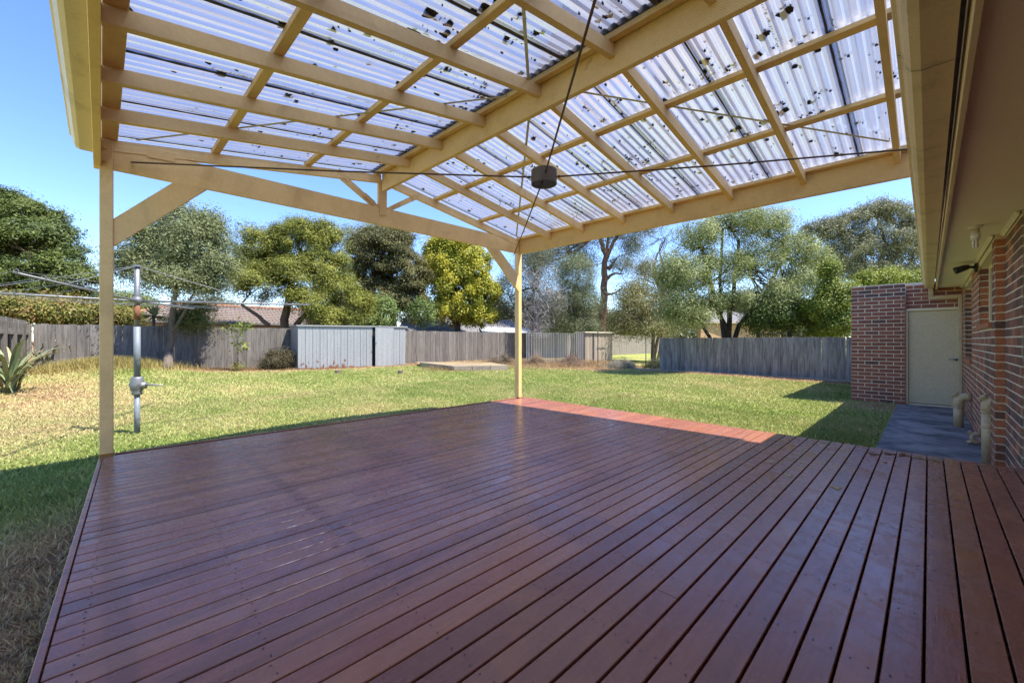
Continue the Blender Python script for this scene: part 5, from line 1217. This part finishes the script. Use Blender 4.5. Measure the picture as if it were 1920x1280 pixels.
# grey mound and dry weeds in the far bed
for (px, py, d, w, h, nm, lab, pal, n) in ((1165, 692, 19.5, .62, .45, 'grey_mound_plant', 'grey mounded spiky plant in the dry far bed', [(.13, .13, .095), (.22, .21, .16), (.3, .27, .2)], 7000), (1004, 682, 20.3, .45, .75, 'dry_weed', 'tangled dry weed stems before the wire trellis', [(.16, .11, .065), (.28, .20, .12)], 4500), (1072, 684, 20.5, .75, .55, 'dry_weed', 'heap of dry brown weeds below the wire trellis near the locker', [(.13, .09, .055), (.26, .17, .11)], 6000), (1228, 690, 19.7, .5, .5, 'low_shrub', 'sparse low shrub beside the thin stake', [(.06, .07, .03), (.13, .13, .06)], 3500), (940, 682, 20.5, .7, .6, 'dry_weed', 'dark dry weeds behind the far pergola post', [(.09, .07, .045), (.19, .14, .08)], 4500)):
    c = at(px, py, d); c.z = gz(c.x, c.y); t = thing(nm, lab, 'plant', tuple(c)); cl = []
    for _ in range(70):
        u = RNG.normal(0, .5, 2); cl.append((c + Vector((u[0] * w, u[1] * w, abs(RNG.normal(.1, .4)) * h * math.exp(-(u[0] ** 2 + u[1] ** 2)))), Vector((u[0], u[1], .6)), .16))
    leaves('foliage', t, cl, n, .16, .012, pal, M['leaf'], .6, .2, -.8)
    sm = MB()
    for q in range(14): sm.tube([c, c + Vector((random.gauss(0, w * .4), random.gauss(0, w * .4), h * random.uniform(.5, 1.2)))], [.007, .004], 4, False)
    tag(build('stems', sm, M['greytwig'], t), kind='stuff')
# ivy at the end of the grey-blue fence
c = at(1262, 668, 18.3); t = thing('ivy', 'green ivy trailing down the free end of the grey-blue fence', 'climber', (c.x, 17.5, -.35))
leaves('foliage', t, [(at(1268 + random.gauss(0, 5), random.uniform(640, 690), 18.2 + random.uniform(-.1, .2)), Vector((-.3, -.8, .2)), .14) for _ in range(40)], 2600, .08, .06, [(.05, .08, .015), (.13, .18, .04)], M['leaf'], .7)
tag(build('stems', MB().tube([at(1266, 694, 18.3), at(1268, 660, 18.25), at(1264, 640, 18.2)], [.015, .012, .006], 5), M['bark'], t))
# tall straw grass on the heap by the back fence
def tussock(name, label, cx, cy, sx, sy, n, hmin, hmax, pal, group=None):
    x = cx + RNG.normal(0, sx, n); y = cy + RNG.normal(0, sy, n); x = np.maximum(x, -18.9); z = ground_z(x, y); h = RNG.uniform(hmin, hmax, n); a = RNG.uniform(0, 6.283, n); w = .006
    l = h * RNG.uniform(.2, 1.1, n); V = np.stack([np.stack([x - np.sin(a) * w, y + np.cos(a) * w, z], 1), np.stack([x + np.sin(a) * w, y - np.cos(a) * w, z], 1), np.stack([x + np.cos(a) * l, y + np.sin(a) * l, z + h], 1)], 1).reshape(-1, 3)
    pal = np.array(pal); f = RNG.random((n, 1)); C = pal[0] * (1 - f) + pal[1] * f
    o = link(name, np_mesh(name, V, tris=np.arange(3 * n).reshape(-1, 3), cols=np.repeat(C, 3, 0)), M['grass']); return tag(o, label, 'grass', group, 'stuff')
tussock('straw_grass', 'long straw coloured grass heaped by the back corner fence', -17.8, -.6, .6, .75, 11000, .10, .34, [(.40, .31, .12), (.30, .27, .08)])
tussock('dry_border_grass', 'dry grass and litter along the foot of the rear fence', -18.2, 3.0, .4, 2.6, 12000, .03, .13, [(.30, .20, .10), (.18, .11, .055)])
tussock('dry_bed_grass', 'dry tufted grass in the far bed before the trellis', -14.2, 16.6, 1.3, 2.0, 26000, .05, .26, [(.42, .31, .16), (.27, .18, .10)])
tussock('bed_straw', 'loose straw heaped in the raised garden bed', b1.x - .6, b1.y + .9, .45, .8, 5000, .10, .24, [(.34, .25, .12), (.24, .17, .08)])

# strap leaved plants at the left
def strap_leaf(c, az, L, w, arch, rnd):
    mb = MB(); seg = 9; pts = []
    d = Vector((math.cos(az), math.sin(az), 0)); s = Vector((-d.y, d.x, 0))
    for i in range(seg + 1):
        t = i / seg; hgt = L * (math.sin(min(t * (1.0 + arch * .8), 2.2) * 1.05)) * (1 - .32 * arch); out = L * arch * (t ** 1.5)
        p = c + d * out + Vector((0, 0, max(hgt, .02))); ww = w * (math.sin(math.pi * min(1, .12 + .86 * t)) ** .8) * .5
        mb.v += [tuple(p - s * ww + Vector((0, 0, ww * .35))), tuple(p), tuple(p + s * ww + Vector((0, 0, ww * .35)))]
    for i in range(seg):
        for k in (0, 1): mb.f.append([3 * i + k, 3 * i + k + 1, 3 * i + 4 + k, 3 * i + 3 + k])
    return mb
M['strap1'] = stained('strap_leaf_green', (0.17, 0.215, 0.10), (0.26, 0.28, 0.14), 0.45, 6, 40, (1, 1, 1), 0.7, 0.2, 0.002, 0.3)
M['strap2'] = stained('strap_leaf_dry', (0.30, 0.24, 0.11), (0.16, 0.17, 0.06), 0.6, 6, 40, (1, 1, 1), 0.7, 0.2, 0.002, 0.2)
def strap_plant(name, label, px, py, n, Lr, w, archr, seed, zz=None):
    r = random.Random(seed); c = onz(px, py, -.30); c.z = gz(c.x, c.y); t = thing(name, label, 'plant', tuple(c))
    for i in range(n):
        cc = c + Vector((r.gauss(0, .09), r.gauss(0, .09), 0)); mb = strap_leaf(cc, r.uniform(0, 6.283), r.uniform(*Lr), w * r.uniform(.7, 1.2), r.uniform(*archr), r)
        build('leaf', mb, M['strap2'] if r.random() < .22 else M['strap1'], t, True, loc=cc)
strap_plant('strap_leaf_plant', 'large clump of arching grey-green strap leaves before the side fence', 20, 750, 44, (.6, 1.45), .062, (.35, 1.15), 3)
strap_plant('strap_leaf_plant', 'smaller clump of stiff strap leaves nearer the fence corner', 88, 716, 28, (.6, 1.25), .06, (.3, 1.1), 8)
# yuccas above the fence
def yucca(label, px, py, d, s, n, seed):
    r = random.Random(seed); c = at(px, py, d); base = Vector((c.x, c.y, 0)); t = thing('yucca', label, 'plant', tuple(base))
    build('stem', MB().tube([base, c], [.06, .05], 8), M['bark'], t, True); mb = MB()
    for i in range(n):
        a = r.uniform(0, 6.283); e = r.uniform(-.4, 1.4); L = s * r.uniform(.7, 1.1); dv = Vector((math.cos(a) * math.cos(e), math.sin(a) * math.cos(e), math.sin(e))); sd2 = dv.cross(Vector((0, 0, 1))).normalized(); tip = c + dv * L - Vector((0, 0, .12 * L)); md = c + dv * L * .5
        o = len(mb.v); mb.v += [tuple(c - sd2 * .02), tuple(c + sd2 * .02), tuple(md + sd2 * .035), tuple(tip), tuple(md - sd2 * .035)]; mb.f.append([o, o + 1, o + 2, o + 3, o + 4])
    tag(build('leaves', mb, M['strap1'], t), kind='stuff')
yucca('spiky yucca head above the creeper on the rear fence', 153, 578, 14.8, .62, 60, 1)
yucca('spiky yucca head between the hoist pole and the slender tree', 288, 592, 15.2, .60, 70, 2)
# young sapling
sp0 = onz(446, 697, -.13); sp0.z = gz(sp0.x, sp0.y); ds = 15.6
sap = thing('sapling', 'thin young sapling with sparse leaf tufts on the lawn before the rear fence', 'sapling', tuple(sp0)); mb = MB()
hs = at(446, 612, ds).z
mb.tube([sp0, sp0 + Vector((.01, 0, .5)), Vector((sp0.x, sp0.y, hs - .45))], [.022, .018, .014], 7)
tops = [Vector((sp0.x, sp0.y, hs - .45)) + sd_ * -.28 + Vector((0, 0, .30)), Vector((sp0.x, sp0.y, hs - .45)) + sd_ * .22 + Vector((0, 0, .38))]
for e in tops: mb.tube([Vector((sp0.x, sp0.y, hs - .47)), e], [.013, .008], 6)
build('stem', mb, M['sleepstem'], sap, True); mid_ = Vector((sp0.x, sp0.y, hs - .78)) + sd_ * .14
leaves('foliage', sap, [(tops[0], Vector((0, 0, .5)), .18), (tops[1], Vector((0, 0, .5)), .18), (mid_, Vector((0, 0, .5)), .2), (sp0 + Vector((0, 0, .2)), Vector((0, 0, .5)), .12)], 110, .22, .07, [(.09, .13, .025), (.17, .20, .04), (.26, .18, .04)], M['leaf'], .7, .3, .6)

# belt of distant trees closing the horizon
for i, (px, top, w, d, pal, lab) in enumerate((
    (1010, 560, 70, 46, 0, 'hazy grey-green tree far behind the silvery twiggy tree'), (1110, 570, 60, 50, 1, 'far olive tree glimpsed left of the red-barked gum'),
    (1185, 575, 60, 48, 1, 'far rusty-green tree seen below the bare branches'), (1270, 565, 60, 44, 0, 'far grey-green tree behind the wispy shrub tree'),
    (1400, 545, 80, 42, 0, 'far dull green tree behind the tan brick house'), (1510, 560, 70, 40, 1, 'far olive tree behind the dark green shrub'),
    (925, 560, 50, 44, 0, 'far dull green tree behind the pale verandah roof'), (640, 555, 60, 40, 1, 'far olive tree behind the tiled roof end'), (400, 560, 70, 42, 0, 'far dull green tree over the tiled roof'), (170, 562, 60, 40, 1, 'far olive tree beyond the yucca and creeper'))):
    bb = at(px, 640, d); bb.z = -.4; h = 640 - top
    tree('distant_tree', lab, bb, [([bb, at(px, 600, d)], .2, .12)], [px_lobe(px, top + h * .38, w * .6, h * .38, d), px_lobe(px - w * .5, top + h * .6, w * .55, h * .36, d), px_lobe(px + w * .5, top + h * .58, w * .55, h * .38, d), px_lobe(px, 622, w, 16, d)],
         9000, .30, .14, [[(.085, .10, .05), (.15, .165, .09)], [(.11, .11, .04), (.19, .18, .075)]][pal], .9, M['bark'], up=.35, sig=.55, lo=.4, twigs=.5)

# fallen leaves and twigs on the grass
def fallen():
    n = 900; x = np.concatenate([RNG.normal(-17.6, .5, 300), RNG.uniform(-16, -5.5, 250), RNG.uniform(-8, -1.4, 350)]); y = np.concatenate([RNG.uniform(2, 12, 300), RNG.uniform(-2, 15, 250), RNG.normal(16.8, .4, 350)])
    z = ground_z(x, y) + .025; a = RNG.uniform(0, 6.283, n); L = RNG.uniform(.02, .05, n); w = L * .35; t = RNG.uniform(-.015, .02, n)
    V = np.stack([np.stack([x - np.cos(a) * L, y - np.sin(a) * L, z], 1), np.stack([x - np.sin(a) * w, y + np.cos(a) * w, z + t], 1), np.stack([x + np.cos(a) * L, y + np.sin(a) * L, z + .01], 1), np.stack([x + np.sin(a) * w, y - np.cos(a) * w, z + t], 1)], 1).reshape(-1, 3)
    C = np.array([(.20, .11, .05), (.30, .19, .09), (.12, .07, .04)])[RNG.integers(0, 3, n)]
    o = link('fallen_leaves', np_mesh('fallen_leaves', V, quads=np.arange(4 * n).reshape(-1, 4), cols=np.repeat(C, 4, 0)), M['leaf']); tag(o, 'scattered brown fallen leaves along the lawn edges', 'leaf litter', kind='stuff')
fallen()
